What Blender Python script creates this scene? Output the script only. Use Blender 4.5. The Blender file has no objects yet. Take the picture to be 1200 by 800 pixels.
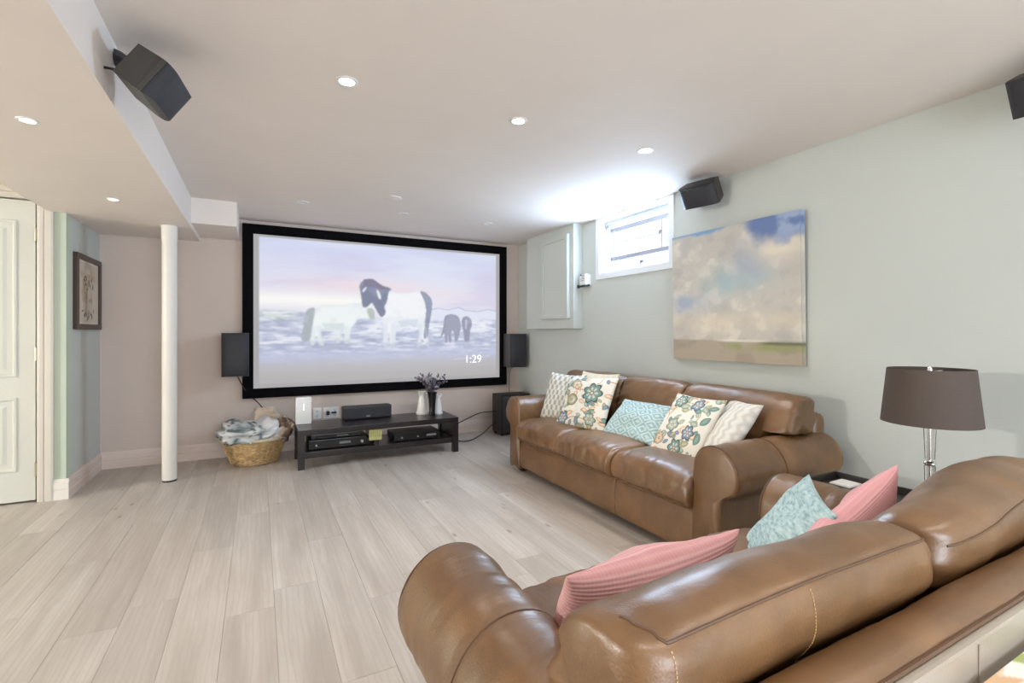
import bpy, bmesh, math, random
import numpy as np
from mathutils import Vector, Matrix

SC = bpy.context.scene
COL = SC.collection
PI = math.pi
R = math.radians
rng = np.random.RandomState(7)
random.seed(7)

# ------------------------------------------------------------------ camera
cam_d = bpy.data.cameras.new('camera')
cam = bpy.data.objects.new('camera', cam_d)
COL.objects.link(cam)
cam.location = (0, 0, 1.2)
cam.rotation_euler = (R(90), 0, R(-27.615))
cam_d.sensor_width = 36
cam_d.lens = 17.04
cam_d.shift_y = -10 / 1200
cam_d.clip_start = 0.02
SC.camera = cam

# ------------------------------------------------------------------ sky, lights, exposure
W = bpy.data.worlds.new('overcast_sky'); SC.world = W
W.use_nodes = True
W.node_tree.nodes['Background'].inputs[0].default_value = (0.86, 0.93, 1.0, 1)
W.node_tree.nodes['Background'].inputs[1].default_value = 1.7
SC.view_settings.view_transform = 'Standard'
SC.view_settings.look = 'None'
SC.view_settings.gamma = 1
SC.view_settings.use_curve_mapping = False
SC.view_settings.exposure = 0.33
SC.cycles.use_denoising = True
SC.cycles.max_bounces = 10
SC.cycles.diffuse_bounces = 6
SC.cycles.caustics_reflective = False
SC.cycles.caustics_refractive = False
SC.cycles.sample_clamp_indirect = 6

def lamp(name, kind, loc, power, color=(1, 1, 1), rot=(0, 0, 0), **kw):
    d = bpy.data.lights.new(name, kind)
    d.energy = power; d.color = color
    for k, v in kw.items(): setattr(d, k, v)
    o = bpy.data.objects.new(name, d); COL.objects.link(o)
    o.location = loc; o.rotation_euler = rot
    return o

WARM = (1.0, 0.935, 0.86)
# daylight through the high basement window; plus a wide fill light added unseen behind the camera
lamp('window_daylight', 'AREA', (2.985, 3.335, 2.03), 30, (0.56, 0.75, 1.0), (0, R(90), 0), shape='RECTANGLE', size=0.44, size_y=0.84)
lamp('rear_fill_light', 'AREA', (0.9, -3.1, 1.15), 112, (0.82, 0.90, 1.0), (R(90), 0, 0), shape='RECTANGLE', size=2.6, size_y=2.0)
# ceiling row behind the camera and the hall lamp on the left, outside the frame
for x in (0.35, 1.21, 2.09):
    lamp('rear_downlight', 'SPOT', (x, 0.0, 2.29), 21, WARM, (0, 0, 0), spot_size=R(118), spot_blend=1.0, shadow_soft_size=0.06)
    lamp('rear_downlight', 'SPOT', (x, -2.0, 2.29), 14, WARM, (0, 0, 0), spot_size=R(118), spot_blend=1.0, shadow_soft_size=0.06)
lamp('hall_lamp', 'POINT', (-5.5, 2.45, 1.7), 330, (1.0, 0.97, 0.94), shadow_soft_size=0.07)

# ------------------------------------------------------------------ colour and material helpers
def lin(r, g, b):
    f = lambda c: c / 12.92 if c <= 0.04045 else ((c + 0.055) / 1.055) ** 2.4
    return (f(r / 255), f(g / 255), f(b / 255), 1)

class NT:
    def __init__(s, name):
        s.m = bpy.data.materials.new(name); s.m.use_nodes = True
        s.t = s.m.node_tree; s.b = s.t.nodes['Principled BSDF']
    def n(s, kind, **kw):
        nd = s.t.nodes.new(kind)
        for k, v in kw.items():
            if k.startswith('i_'):
                key = k[2:]; nd.inputs[int(key) if key.isdigit() else key.replace('_', ' ')].default_value = v
            else: setattr(nd, k, v)
        return nd
    def l(s, a, b): s.t.links.new(a, b)
    def coord(s, scale=(1, 1, 1), kind='Object'):
        tc = s.n('ShaderNodeTexCoord'); mp = s.n('ShaderNodeMapping'); mp.inputs['Scale'].default_value = scale
        s.l(tc.outputs[kind], mp.inputs[0]); return mp.outputs[0]
    def noise(s, co, scale, detail=4, rough=0.55):
        n = s.n('ShaderNodeTexNoise'); n.inputs['Scale'].default_value = scale; n.inputs['Detail'].default_value = detail
        n.inputs['Roughness'].default_value = rough; s.l(co, n.inputs['Vector']); return n.outputs[0]
    def ramp(s, fac, stops):
        r = s.n('ShaderNodeValToRGB'); e = r.color_ramp.elements
        while len(e) < len(stops): e.new(0.5)
        for i, (p, c) in enumerate(stops): e[i].position = p; e[i].color = c
        s.l(fac, r.inputs[0]); return r.outputs[0]
    def mix(s, fac, a, b, mode='MIX'):
        m = s.n('ShaderNodeMix', data_type='RGBA', blend_type=mode)
        for sock, v in ((m.inputs[0], fac), (m.inputs[6], a), (m.inputs[7], b)):
            if hasattr(v, 'links'): s.l(v, sock)
            else: sock.default_value = v
        return m.outputs[2]
    def math(s, op, a, b=0.0):
        m = s.n('ShaderNodeMath', operation=op)
        for sock, v in ((m.inputs[0], a), (m.inputs[1], b)):
            if hasattr(v, 'links'): s.l(v, sock)
            else: sock.default_value = v
        return m.outputs[0]
    def bump(s, h, strength, dist=0.01):
        b = s.n('ShaderNodeBump'); b.inputs['Strength'].default_value = strength; b.inputs['Distance'].default_value = dist
        s.l(h, b.inputs['Height']); s.l(b.outputs[0], s.b.inputs['Normal'])
    def color(s, c):
        if hasattr(c, 'links'): s.l(c, s.b.inputs['Base Color'])
        else: s.b.inputs['Base Color'].default_value = c
    def set(s, rough=None, metal=None, spec=None):
        if rough is not None: s.b.inputs['Roughness'].default_value = rough
        if metal is not None: s.b.inputs['Metallic'].default_value = metal
        if spec is not None: s.b.inputs['Specular IOR Level'].default_value = spec

def plain(name, c, rough=0.5, metal=0, var=0.06, scale=6, bump=0, bscale=200, spec=0.5):
    t = NT(name); co = t.coord()
    d = tuple(v * (1 - var) for v in c[:3]) + (1,); u = tuple(min(1, v * (1 + var)) for v in c[:3]) + (1,)
    t.color(t.ramp(t.noise(co, scale, 5), [(0.3, d), (0.7, u)]))
    t.set(rough, metal, spec)
    if bump: t.bump(t.noise(co, bscale, 3), bump, 0.002)
    return t.m

def emit(name, c, strength):
    t = NT(name); t.color((0.8, 0.8, 0.8, 1))
    t.b.inputs['Emission Color'].default_value = c; t.b.inputs['Emission Strength'].default_value = strength
    return t.m

def painted(name, rough=0.7, emission=0.0, base=1.0, bump=0.0, spec=0.3):
    """material whose print comes from the mesh's own colour attribute 'print'"""
    t = NT(name); a = t.n('ShaderNodeAttribute', attribute_name='print')
    if base == 1.0: t.color(a.outputs['Color'])
    else: t.color((base, base, base, 1))
    if emission:
        t.l(a.outputs['Color'], t.b.inputs['Emission Color']); t.b.inputs['Emission Strength'].default_value = emission
    t.set(rough, 0, spec)
    if bump: t.bump(t.noise(t.coord(), 260, 4), bump, 0.002)
    return t.m

def wall_paint(name, c):
    return plain(name, c, 0.75, 0, 0.015, 3, 0.12, 240, 0.25)

M = {}
M['wall_blue'] = wall_paint('pale_aqua_paint', lin(195, 199, 194))
M['wall_back'] = wall_paint('taupe_pink_paint', lin(209, 194, 184))
M['wall_green_lit'] = wall_paint('green_lit_wall_paint', lin(192, 203, 186))  # same wall paint, with the greenish outdoor light put into its colour
M['ceiling'] = wall_paint('ceiling_paint', lin(232, 224, 218))
M['white'] = plain('white_trim_paint', lin(226, 222, 214), 0.45, 0, 0.015)
M['trim_pink'] = plain('beige_trim_paint', lin(220, 204, 194), 0.5, 0, 0.015)
M['casing'] = plain('casing_paint', lin(204, 198, 188), 0.45, 0, 0.015)
M['door'] = plain('door_paint', lin(206, 207, 198), 0.4, 0, 0.015)
M['winwhite'] = plain('window_vinyl', lin(228, 232, 236), 0.4, 0, 0.01)
M['black'] = plain('black_plastic', lin(34, 33, 35), 0.42, 0, 0.1, 40, 0.1, 500)
M['grille'] = plain('speaker_grille', lin(44, 44, 50), 0.6, 0, 0.12, 300, 0.4, 900)
M['grey_metal'] = plain('charcoal_cabinet', lin(62, 58, 54), 0.5, 0, 0.08)
M['velvet'] = plain('black_velvet', lin(12, 11, 14), 0.9, 0, 0.1, 60, 0.1, 500, 0.1)
M['espresso'] = None
M['chrome'] = plain('chrome', (0.75, 0.74, 0.72, 1), 0.12, 1.0, 0.02)
M['steel'] = plain('galvanised_guard', lin(158, 160, 170), 0.5, 0.2, 0.05)
M['rubber'] = plain('black_rubber', lin(25, 24, 24), 0.55)
M['copper'] = plain('speaker_wire', lin(60, 42, 36), 0.5)
M['gloss_black'] = plain('gloss_black', lin(16, 16, 19), 0.12, 0, 0.1)
M['silver'] = plain('silver_trim', lin(190, 190, 190), 0.3, 0.8, 0.03)
M['ceramic'] = plain('white_ceramic', lin(232, 230, 225), 0.2, 0, 0.02)
M['plastic_white'] = plain('white_plastic', lin(232, 232, 230), 0.35, 0, 0.01)
M['wicker'] = plain('honey_wicker', lin(192, 162, 116), 0.5, 0, 0.34, 30, 0.3, 120)
M['shade'] = plain('dark_taupe_linen', lin(86, 76, 71), 0.85, 0, 0.06, 200, 0.25, 700, 0.2)
M['dark_table'] = plain('black_stained_wood', lin(38, 33, 31), 0.4, 0, 0.15, 12)
M['lens_on'] = emit('lit_lens', (1.0, 0.95, 0.86, 1), 14)
M['lens_off'] = plain('frosted_lens', lin(216, 212, 208), 0.3)
M['stitch'] = plain('tan_thread', lin(196, 162, 116), 0.7)
M['seam'] = plain('brown_welt', lin(92, 66, 46), 0.5)
M['rear_leather'] = plain('pale_rear_panel', lin(158, 148, 136), 0.3, 0, 0.05, 5, 0.15, 200, 0.6)  # one tone for the sofa's rear panel, paler than its brown leather

def glass(name, rough=0.0, tint=(1, 1, 1, 1), ior=1.45):
    t = NT(name); t.color(tint); t.set(rough)
    t.b.inputs['Transmission Weight'].default_value = 1; t.b.inputs['IOR'].default_value = ior
    return t.m
M['crystal'] = glass('crystal_glass')

def pane_glass():
    m = bpy.data.materials.new('window_glass'); m.use_nodes = True; t = m.node_tree
    t.nodes.remove(t.nodes['Principled BSDF'])
    tr = t.nodes.new('ShaderNodeBsdfTransparent'); gl = t.nodes.new('ShaderNodeBsdfGlossy'); gl.inputs['Roughness'].default_value = 0.02
    mx = t.nodes.new('ShaderNodeMixShader'); mx.inputs[0].default_value = 0.05
    t.links.new(tr.outputs[0], mx.inputs[1]); t.links.new(gl.outputs[0], mx.inputs[2])
    t.links.new(mx.outputs[0], t.nodes['Material Output'].inputs[0])
    return m
M['pane'] = pane_glass()

def wood_dark():
    t = NT('espresso_wood'); co = t.coord((2, 30, 30))
    t.color(t.ramp(t.noise(co, 2.2, 6), [(0.3, lin(28, 22, 23)), (0.7, lin(44, 36, 37))])); t.set(0.28)
    return t.m
M['espresso'] = wood_dark()

def oak_floor():
    t = NT('pale_oak_laminate')
    oi = t.n('ShaderNodeObjectInfo'); tc = t.n('ShaderNodeTexCoord')
    off = t.n('ShaderNodeVectorMath', operation='ADD'); t.l(tc.outputs['Object'], off.inputs[0])
    cx = t.n('ShaderNodeCombineXYZ')
    for i in range(3): t.l(t.math('MULTIPLY', oi.outputs['Random'], 37.0 + 11 * i), cx.inputs[i])
    t.l(cx.outputs[0], off.inputs[1])
    def mp(sc):
        m = t.n('ShaderNodeMapping'); m.inputs['Scale'].default_value = sc; t.l(off.outputs[0], m.inputs[0]); return m.outputs[0]
    broad = t.noise(mp((6, 0.55, 1)), 1.5, 7, 0.62)
    fine = t.noise(mp((46, 1.3, 1)), 1.5, 7, 0.7)
    c = t.ramp(broad, [(0.30, lin(166, 159, 150)), (0.5, lin(192, 186, 178)), (0.70, lin(214, 209, 202))])
    c = t.mix(t.math('MULTIPLY', fine, 0.5), c, lin(190, 178, 167))
    # cathedral grain: stretched distorted bands
    w = t.n('ShaderNodeTexWave', wave_type='BANDS', bands_direction='X'); w.inputs['Scale'].default_value = 2.2
    w.inputs['Distortion'].default_value = 9; w.inputs['Detail'].default_value = 3; w.inputs['Detail Scale'].default_value = 1.2
    t.l(mp((6, 0.55, 1)), w.inputs['Vector'])
    c = t.mix(t.math('MULTIPLY', t.math('POWER', w.outputs['Fac'], 5), 0.38), c, lin(178, 164, 152))
    # knots
    v = t.n('ShaderNodeTexVoronoi'); v.inputs['Scale'].default_value = 1.0; v.inputs['Randomness'].default_value = 1
    t.l(mp((8, 3.0, 1)), v.inputs['Vector'])
    k = t.ramp(v.outputs['Distance'], [(0.03, (1, 1, 1, 1)), (0.13, (0, 0, 0, 1))])
    sel = t.math('GREATER_THAN', t.noise(mp((2.3, 0.9, 1)), 2.2, 0), 0.56)
    kk = t.math('MULTIPLY', t.math('MULTIPLY', k, sel), 0.75)
    c = t.mix(kk, c, lin(128, 112, 100))
    tone = t.ramp(oi.outputs['Random'], [(0, (0.87, 0.865, 0.86, 1)), (0.5, (0.94, 0.935, 0.93, 1)), (1, (1, 0.99, 0.98, 1))])
    c = t.mix(1.0, c, tone, 'MULTIPLY')
    t.color(c); t.set(0.38, 0, 0.45)
    t.bump(fine, 0.08, 0.002)
    return t.m
M['oak'] = oak_floor()
M['floor_gap'] = plain('floor_underlay', lin(160, 146, 134), 0.8)

def leather(name='brown_leather', crease=(3.0, 9.0, 16.0), turn=(0.4, 0.2, 0.3), deep=0.6):
    t = NT(name); co = t.coord()
    mott = t.noise(co, 5.5, 6, 0.65)
    c = t.ramp(mott, [(0.2, lin(92, 66, 40)), (0.5, lin(110, 79, 49)), (0.8, lin(130, 96, 62))])
    patch = t.ramp(t.noise(co, 2.2, 3), [(0.52, (0, 0, 0, 1)), (0.70, (1, 1, 1, 1))])
    c = t.mix(t.math('MULTIPLY', patch, 0.45), c, lin(152, 108, 64))
    sp = t.n('ShaderNodeTexVoronoi'); sp.inputs['Scale'].default_value = 26; t.l(co, sp.inputs['Vector'])
    sc_ = t.ramp(sp.outputs['Distance'], [(0.025, (1, 1, 1, 1)), (0.06, (0, 0, 0, 1))])
    sel = t.math('GREATER_THAN', t.noise(co, 3.1, 2), 0.64)
    c = t.mix(t.math('MULTIPLY', t.math('MULTIPLY', sc_, sel), 0.5), c, lin(206, 166, 122))
    t.color(c)
    rg = t.ramp(t.noise(co, 9, 4), [(0.3, (0.31, 0.31, 0.31, 1)), (0.7, (0.42, 0.42, 0.42, 1))])
    t.l(rg, t.b.inputs['Roughness']); t.set(spec=0.8)
    v = t.n('ShaderNodeTexVoronoi', feature='DISTANCE_TO_EDGE'); v.inputs['Scale'].default_value = 150; t.l(co, v.inputs['Vector'])
    h = t.math('ADD', t.math('MULTIPLY', v.outputs['Distance'], 0.25), t.math('MULTIPLY', t.noise(co, 22, 4, 0.5), 0.5))
    mp = t.n('ShaderNodeMapping'); mp.inputs['Scale'].default_value = crease; mp.inputs['Rotation'].default_value = turn; t.l(co, mp.inputs[0])
    h = t.math('ADD', h, t.math('MULTIPLY', t.noise(mp.outputs[0], 3.0, 3, 0.5), deep))
    t.bump(h, 0.24, 0.006)
    return t.m
M['leather'] = leather()
M['leather_arm'] = leather('brown_leather_rippled', (1.6, 26.0, 1.6), (0, 0, 0.12), 0.9)
M['leather_seat'] = leather('brown_leather_pleated', (13.0, 2.2, 2.2), (0.1, 0.1, 0.1), 0.8)

# ------------------------------------------------------------------ object helpers
def tag(o, label=None, cat=None, group=None, kind=None):
    if label: o['label'] = label
    if cat: o['category'] = cat
    if group: o['group'] = group
    if kind: o['kind'] = kind
    return o

def thing(name, label, cat, loc=(0, 0, 0), rz=0, group=None):
    o = bpy.data.objects.new(name, None); COL.objects.link(o)
    o.empty_display_size = 0.1
    o.location = loc; o.rotation_euler = (0, 0, rz)
    return tag(o, label, cat, group)

def mesh_obj(name, V, F, mat, parent=None, smooth=False, loc=None, rot=None):
    me = bpy.data.meshes.new(name)
    me.from_pydata([tuple(map(float, v)) for v in V], [], [tuple(map(int, f)) for f in F])
    me.update()
    if mat: me.materials.append(mat)
    if smooth: me.polygons.foreach_set('use_smooth', [True] * len(me.polygons))
    o = bpy.data.objects.new(name, me); COL.objects.link(o)
    if parent: o.parent = parent
    if loc is not None: o.location = loc
    if rot is not None: o.rotation_euler = rot
    return o

class G:
    """collects shapes that form ONE part"""
    def __init__(s): s.V = []; s.F = []
    def add(s, V, F):
        k = len(s.V); s.V += [tuple(v) for v in V]; s.F += [tuple(i + k for i in f) for f in F]; return s
    def box(s, x0, x1, y0, y1, z0, z1, bevel=0.0):
        if bevel <= 0:
            V = [(x, y, z) for z in (z0, z1) for y in (y0, y1) for x in (x0, x1)]
            F = [(0, 2, 3, 1), (4, 5, 7, 6), (0, 1, 5, 4), (2, 6, 7, 3), (0, 4, 6, 2), (1, 3, 7, 5)]
            return s.add(V, F)
        bm = bmesh.new(); bmesh.ops.create_cube(bm, size=1)
        for v in bm.verts:
            v.co = Vector(((x0 + x1) / 2 + v.co.x * (x1 - x0), (y0 + y1) / 2 + v.co.y * (y1 - y0), (z0 + z1) / 2 + v.co.z * (z1 - z0)))
        bmesh.ops.bevel(bm, geom=list(bm.edges), offset=bevel, segments=2, affect='EDGES', profile=0.7)
        bm.verts.index_update()
        s.add([v.co[:] for v in bm.verts], [[v.index for v in f.verts] for f in bm.faces]); bm.free(); return s
    def prism(s, poly, axis, a, b):
        """polygon in the two other axes, extruded along axis from a to b"""
        n = len(poly)
        def P(p, h):
            return {'x': (h, p[0], p[1]), 'y': (p[0], h, p[1]), 'z': (p[0], p[1], h)}[axis]
        V = [P(p, a) for p in poly] + [P(p, b) for p in poly]
        F = [tuple(range(n))[::-1], tuple(range(n, 2 * n))] + [(i, (i + 1) % n, n + (i + 1) % n, n + i) for i in range(n)]
        return s.add(V, F)
    def tube(s, pts, r, n=8, closed=False):
        pts = [Vector(p) for p in pts]; m = len(pts); k = len(s.V)
        rs = r if hasattr(r, '__len__') else [r] * m
        up = Vector((0, 0, 1)); prev = None
        V = []
        for i, p in enumerate(pts):
            a = pts[(i - 1) % m] if closed or i > 0 else p; b = pts[(i + 1) % m] if closed or i < m - 1 else p
            t = (b - a).normalized()
            if prev is None:
                ref = up if abs(t.z) < 0.9 else Vector((1, 0, 0)); u = t.cross(ref).normalized()
            else:
                u = (prev - t * prev.dot(t)); u = u.normalized() if u.length > 1e-6 else prev
            prev = u; v = t.cross(u)
            V += [p + (u * math.cos(2 * PI * j / n) + v * math.sin(2 * PI * j / n)) * rs[i] for j in range(n)]
        F = []
        for i in range(m if closed else m - 1):
            a = i * n; b = ((i + 1) % m) * n
            F += [(a + j, a + (j + 1) % n, b + (j + 1) % n, b + j) for j in range(n)]
        if not closed: F += [tuple(range(n))[::-1], tuple(range((m - 1) * n, m * n))]
        return s.add(V, F)
    def lathe(s, prof, n=32, c=(0, 0, 0), sx=1, sy=1, cap=True):
        V = [(c[0] + r * sx * math.cos(2 * PI * j / n), c[1] + r * sy * math.sin(2 * PI * j / n), c[2] + z) for r, z in prof for j in range(n)]
        F = []
        for i in range(len(prof) - 1):
            F += [(i * n + j, i * n + (j + 1) % n, (i + 1) * n + (j + 1) % n, (i + 1) * n + j) for j in range(n)]
        if cap: F += [tuple(range(n))[::-1], tuple(range((len(prof) - 1) * n, len(prof) * n))]
        return s.add(V, F)
    def build(s, name, mat, parent=None, smooth=False, loc=None, rot=None):
        o = mesh_obj(name, s.V, s.F, mat, parent, False, loc, rot)
        if smooth:
            me = o.data; me.polygons.foreach_set('use_smooth', [True] * len(me.polygons))
            try: me.set_sharp_from_angle(angle=R(38))
            except Exception: pass
        return o

def structure(o, label=None): o['kind'] = 'structure'; return o

# vectorised value noise
_T = rng.rand(48, 48, 48)
def vnoise(P, scale=1.0, off=0.0):
    P = np.asarray(P, float) * scale + off + 100.0
    i = np.floor(P).astype(int); f = P - i; f = f * f * (3 - 2 * f)
    def T(a, b, c): return _T[(i[..., 0] + a) % 48, (i[..., 1] + b) % 48, (i[..., 2] + c) % 48]
    x0 = T(0, 0, 0) * (1 - f[..., 0]) + T(1, 0, 0) * f[..., 0]; x1 = T(0, 1, 0) * (1 - f[..., 0]) + T(1, 1, 0) * f[..., 0]
    x2 = T(0, 0, 1) * (1 - f[..., 0]) + T(1, 0, 1) * f[..., 0]; x3 = T(0, 1, 1) * (1 - f[..., 0]) + T(1, 1, 1) * f[..., 0]
    return ((x0 * (1 - f[..., 1]) + x1 * f[..., 1]) * (1 - f[..., 2]) + (x2 * (1 - f[..., 1]) + x3 * f[..., 1]) * f[..., 2]) - 0.5
def fbm(P, scale=1.0, oct=4, off=0.0):
    s = 0; a = 1
    for k in range(oct): s = s + a * vnoise(P, scale * 2 ** k, off + 17.3 * k); a *= 0.5
    return s

def spline(pts, n, closed=True):
    p = np.array(pts, float); m = len(p)
    out = []
    seg = m if closed else m - 1
    L = [np.linalg.norm(p[(i + 1) % m] - p[i]) ** 0.8 + 1e-6 for i in range(seg)]
    cum = np.concatenate([[0], np.cumsum(L)])
    for k in range(n):
        t = cum[-1] * k / (n if closed else n - 1)
        i = min(seg - 1, int(np.searchsorted(cum, t, side='right') - 1)); u = (t - cum[i]) / L[i]
        g = (lambda j: p[j % m]) if closed else (lambda j: p[min(max(j, 0), m - 1)])
        a, b, c, d = g(i - 1), g(i), g(i + 1), g(i + 2)
        out.append(0.5 * ((2 * b) + (-a + c) * u + (2 * a - 5 * b + 4 * c - d) * u * u + (-a + 3 * b - 3 * c + d) * u ** 3))
    return np.array(out)

def loft_rings(rings):
    """rings (m,n,3) -> verts, faces with fan caps"""
    rings = np.asarray(rings); m, n, _ = rings.shape
    V = rings.reshape(-1, 3)
    F = [(i * n + j, (i + 1) * n + j, (i + 1) * n + (j + 1) % n, i * n + (j + 1) % n) for i in range(m - 1) for j in range(n)]
    c0 = len(V); V = np.vstack([V, rings[0].mean(0), rings[-1].mean(0)])
    F += [(c0, j, (j + 1) % n) for j in range(n)] + [(c0 + 1, (m - 1) * n + (j + 1) % n, (m - 1) * n + j) for j in range(n)]
    return V, F

def soft_obj(name, V, F, mat, parent=None, disp=None, loc=None, rot=None, flip=False):
    """smooth mesh; disp(V, N) gives the offset along the normal"""
    if flip: F = [tuple(reversed(f)) for f in F]
    o = mesh_obj(name, V, F, mat, parent, True, loc, rot)
    me = o.data
    bm = bmesh.new(); bm.from_mesh(me); bmesh.ops.recalc_face_normals(bm, faces=bm.faces); bm.to_mesh(me); bm.free(); me.update()
    if disp is not None:
        n = len(me.vertices); N = np.empty(n * 3); me.vertices.foreach_get('normal', N); N = N.reshape(-1, 3)
        P = np.array(V, float); P = P + N * np.asarray(disp(P, N))[:, None]
        me.vertices.foreach_set('co', P.ravel()); me.update()
    return o

def print_attr(me, rgb):
    """rgb (nverts,3) sRGB 0..255 -> colour attribute 'print'"""
    c = np.clip(np.asarray(rgb, float) / 255, 0, 1)
    c = np.where(c <= 0.04045, c / 12.92, ((c + 0.055) / 1.055) ** 2.4)
    a = me.color_attributes.new('print', 'FLOAT_COLOR', 'POINT')
    a.data.foreach_set('color', np.concatenate([c, np.ones((len(c), 1))], 1).astype(np.float32).ravel())

def grid_faces(nu, nv, off=0):
    return [(off + j * nu + i, off + j * nu + i + 1, off + (j + 1) * nu + i + 1, off + (j + 1) * nu + i) for j in range(nv - 1) for i in range(nu - 1)]

# tiny raster painter on (U,V) arrays
def blend(img, mask, c):
    m = np.clip(mask, 0, 1)[..., None]; img[:] = img * (1 - m) + np.array(c, float) * m
def poly_mask(U, V, pts):
    ins = np.zeros(U.shape, bool); n = len(pts)
    for i in range(n):
        x0, y0 = pts[i]; x1, y1 = pts[(i + 1) % n]
        if y0 == y1: continue
        c = ((y0 > V) != (y1 > V)) & (U < (x1 - x0) * (V - y0) / (y1 - y0) + x0); ins ^= c
    return ins.astype(float)
def blur(m, k=1):
    for _ in range(k):
        p = np.pad(m, 1, mode='edge'); m = (p[1:-1, 1:-1] * 4 + p[:-2, 1:-1] * 2 + p[2:, 1:-1] * 2 + p[1:-1, :-2] * 2 + p[1:-1, 2:] * 2 + p[:-2, :-2] + p[2:, 2:] + p[:-2, 2:] + p[2:, :-2]) / 16
    return m
def ss(a, b, x):
    t = np.clip((x - a) / (b - a), 0, 1); return t * t * (3 - 2 * t)
def line_mask(U, V, pts, w):
    d = np.full(U.shape, 9.0)
    for (x0, y0), (x1, y1) in zip(pts[:-1], pts[1:]):
        dx, dy = x1 - x0, y1 - y0; t = np.clip(((U - x0) * dx + (V - y0) * dy) / (dx * dx + dy * dy + 1e-12), 0, 1)
        d = np.minimum(d, np.hypot(U - x0 - t * dx, V - y0 - t * dy))
    return 1 - ss(w * 0.6, w * 1.2, d)
def leaf_mask(U, V, x, y, a, L, wd):
    du, dv = U - x, V - y; p = du * math.cos(a) + dv * math.sin(a); q = -du * math.sin(a) + dv * math.cos(a)
    s = np.clip(1 - (p / L) ** 2, 0, 1); e = np.abs(q) - wd * s ** 0.8
    return (1 - ss(-0.006, 0.004, e)) * (np.abs(p) < L)

# ------------------------------------------------------------------ room
XR, YB, ZC, ZS = 2.95, 5.45, 2.313, 2.068     # right wall, screen wall, main ceiling, soffit underside
XL, YD = -1.235, 4.61                          # blue wall, door wall
X0, Y0 = -6.2, -3.1                            # hall side, wall behind the camera

fl = structure(G().box(X0 - 0.1, XR + 0.1, Y0 - 0.1, YB + 0.1, -0.12, -0.012).build('floor', M['floor_gap']))
# planks run towards the screen wall
pw = 0.19
x = -0.317 - pw * 16
ci = 0
while x < XR - 0.001:
    a, b = max(x, X0), min(x + pw, XR)
    y = Y0 - (ci * 0.47 + (ci % 3) * 0.31) % 1.28
    while y < YB:
        ya, yb = max(y, Y0), min(y + 1.28, YB)
        if a > -3.2 and yb - ya > 0.02 and b - a > 0.02 and not (b < XL - 0.05 and ya > YD + 0.1):
            e = 0.0004
            hx, hy = (b - a) / 2, (yb - ya) / 2
            t_ = 0.012; c_ = 0.0007
            V = [(-hx + e, -hy + e, -t_), (hx - e, -hy + e, -t_), (hx - e, hy - e, -t_), (-hx + e, hy - e, -t_),
                 (-hx + e, -hy + e, -c_), (hx - e, -hy + e, -c_), (hx - e, hy - e, -c_), (-hx + e, hy - e, -c_),
                 (-hx + e + c_, -hy + e + c_, 0), (hx - e - c_, -hy + e + c_, 0), (hx - e - c_, hy - e - c_, 0), (-hx + e + c_, hy - e - c_, 0)]
            F = [(8, 9, 10, 11)] + [(i, (i + 1) % 4, 4 + (i + 1) % 4, 4 + i) for i in range(4)] + [(4 + i, 4 + (i + 1) % 4, 8 + (i + 1) % 4, 8 + i) for i in range(4)]
            mesh_obj('plank', V, F, M['oak'], fl, loc=((a + b) / 2, (ya + yb) / 2, 0))
        y += 1.28
    x += pw; ci += 1

mesh_obj('hall_boards', [(X0, Y0, -0.012), (-3.15, Y0, -0.012), (-3.15, YD, -0.012), (X0, YD, -0.012), (X0, Y0, -0.001), (-3.15, Y0, -0.001), (-3.15, YD, -0.001), (X0, YD, -0.001)], [(4, 5, 6, 7), (0, 1, 5, 4), (1, 2, 6, 5), (2, 3, 7, 6), (3, 0, 4, 7), (3, 2, 1, 0)], M['oak'], fl)
ce = structure(G().box(X0 - 0.1, XR + 0.15, Y0 - 0.1, YB + 0.15, 2.48, 2.56).box(-1.30, XR + 0.15, Y0 - 0.1, YB + 0.15, ZC, 2.48).build('ceiling', M['ceiling']))
sf = G()
sf.box(-1.325, -0.49, Y0, YB, ZS, ZC + 0.02)
sf.box(X0, -1.325, Y0, 3.6, ZS, 2.48)
sf.build('soffit', M['ceiling'], ce)
G().box(-0.49, -0.165, 4.75, YB, 2.105, ZC + 0.01).build('bulkhead', M['ceiling'], ce)

structure(G().box(X0, XR, YB, YB + 0.12, 0, 2.5).build('wall_back', M['wall_back']))
# right wall around the window opening
WY0, WY1, WZ0, WZ1 = 2.885, 3.785, 1.775, 2.285
g = G()
g.box(XR, XR + 0.16, Y0, WY0, 0, 2.5); g.box(XR, XR + 0.16, WY1, YB + 0.12, 0, 2.5)
g.box(XR, XR + 0.16, WY0, WY1, 0, WZ0); g.box(XR, XR + 0.16, WY0, WY1, WZ1, 2.5)
structure(g.build('wall_right', M['wall_blue']))
structure(G().box(XL - 0.12, XL, YD + 0.12, YB, 0, 2.5).build('wall_left', M['wall_blue']))
DX0, DX1, DZ = -2.165, -1.405, 2.135
g = G()
g.box(DX1 + 0.03, XL, YD, YD + 0.12, 0, 2.5); g.box(X0, DX0 - 0.03, YD, YD + 0.12, 0, 2.5); g.box(DX0 - 0.03, DX1 + 0.03, YD, YD + 0.12, DZ + 0.03, 2.5)
structure(g.build('wall_hall', M['wall_green_lit']))
structure(G().box(X0 - 0.1, X0, Y0, YB + 0.12, 0, 2.5).build('wall_side', M['wall_blue']))
# wall behind the camera with an invented opening for the added fill light
g = G()
g.box(X0, -0.45, Y0 - 0.12, Y0, 0, 2.5); g.box(2.25, XR, Y0 - 0.12, Y0, 0, 2.5); g.box(-0.45, 2.25, Y0 - 0.12, Y0, 2.2, 2.5)
structure(g.build('wall_front', M['wall_blue']))

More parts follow.
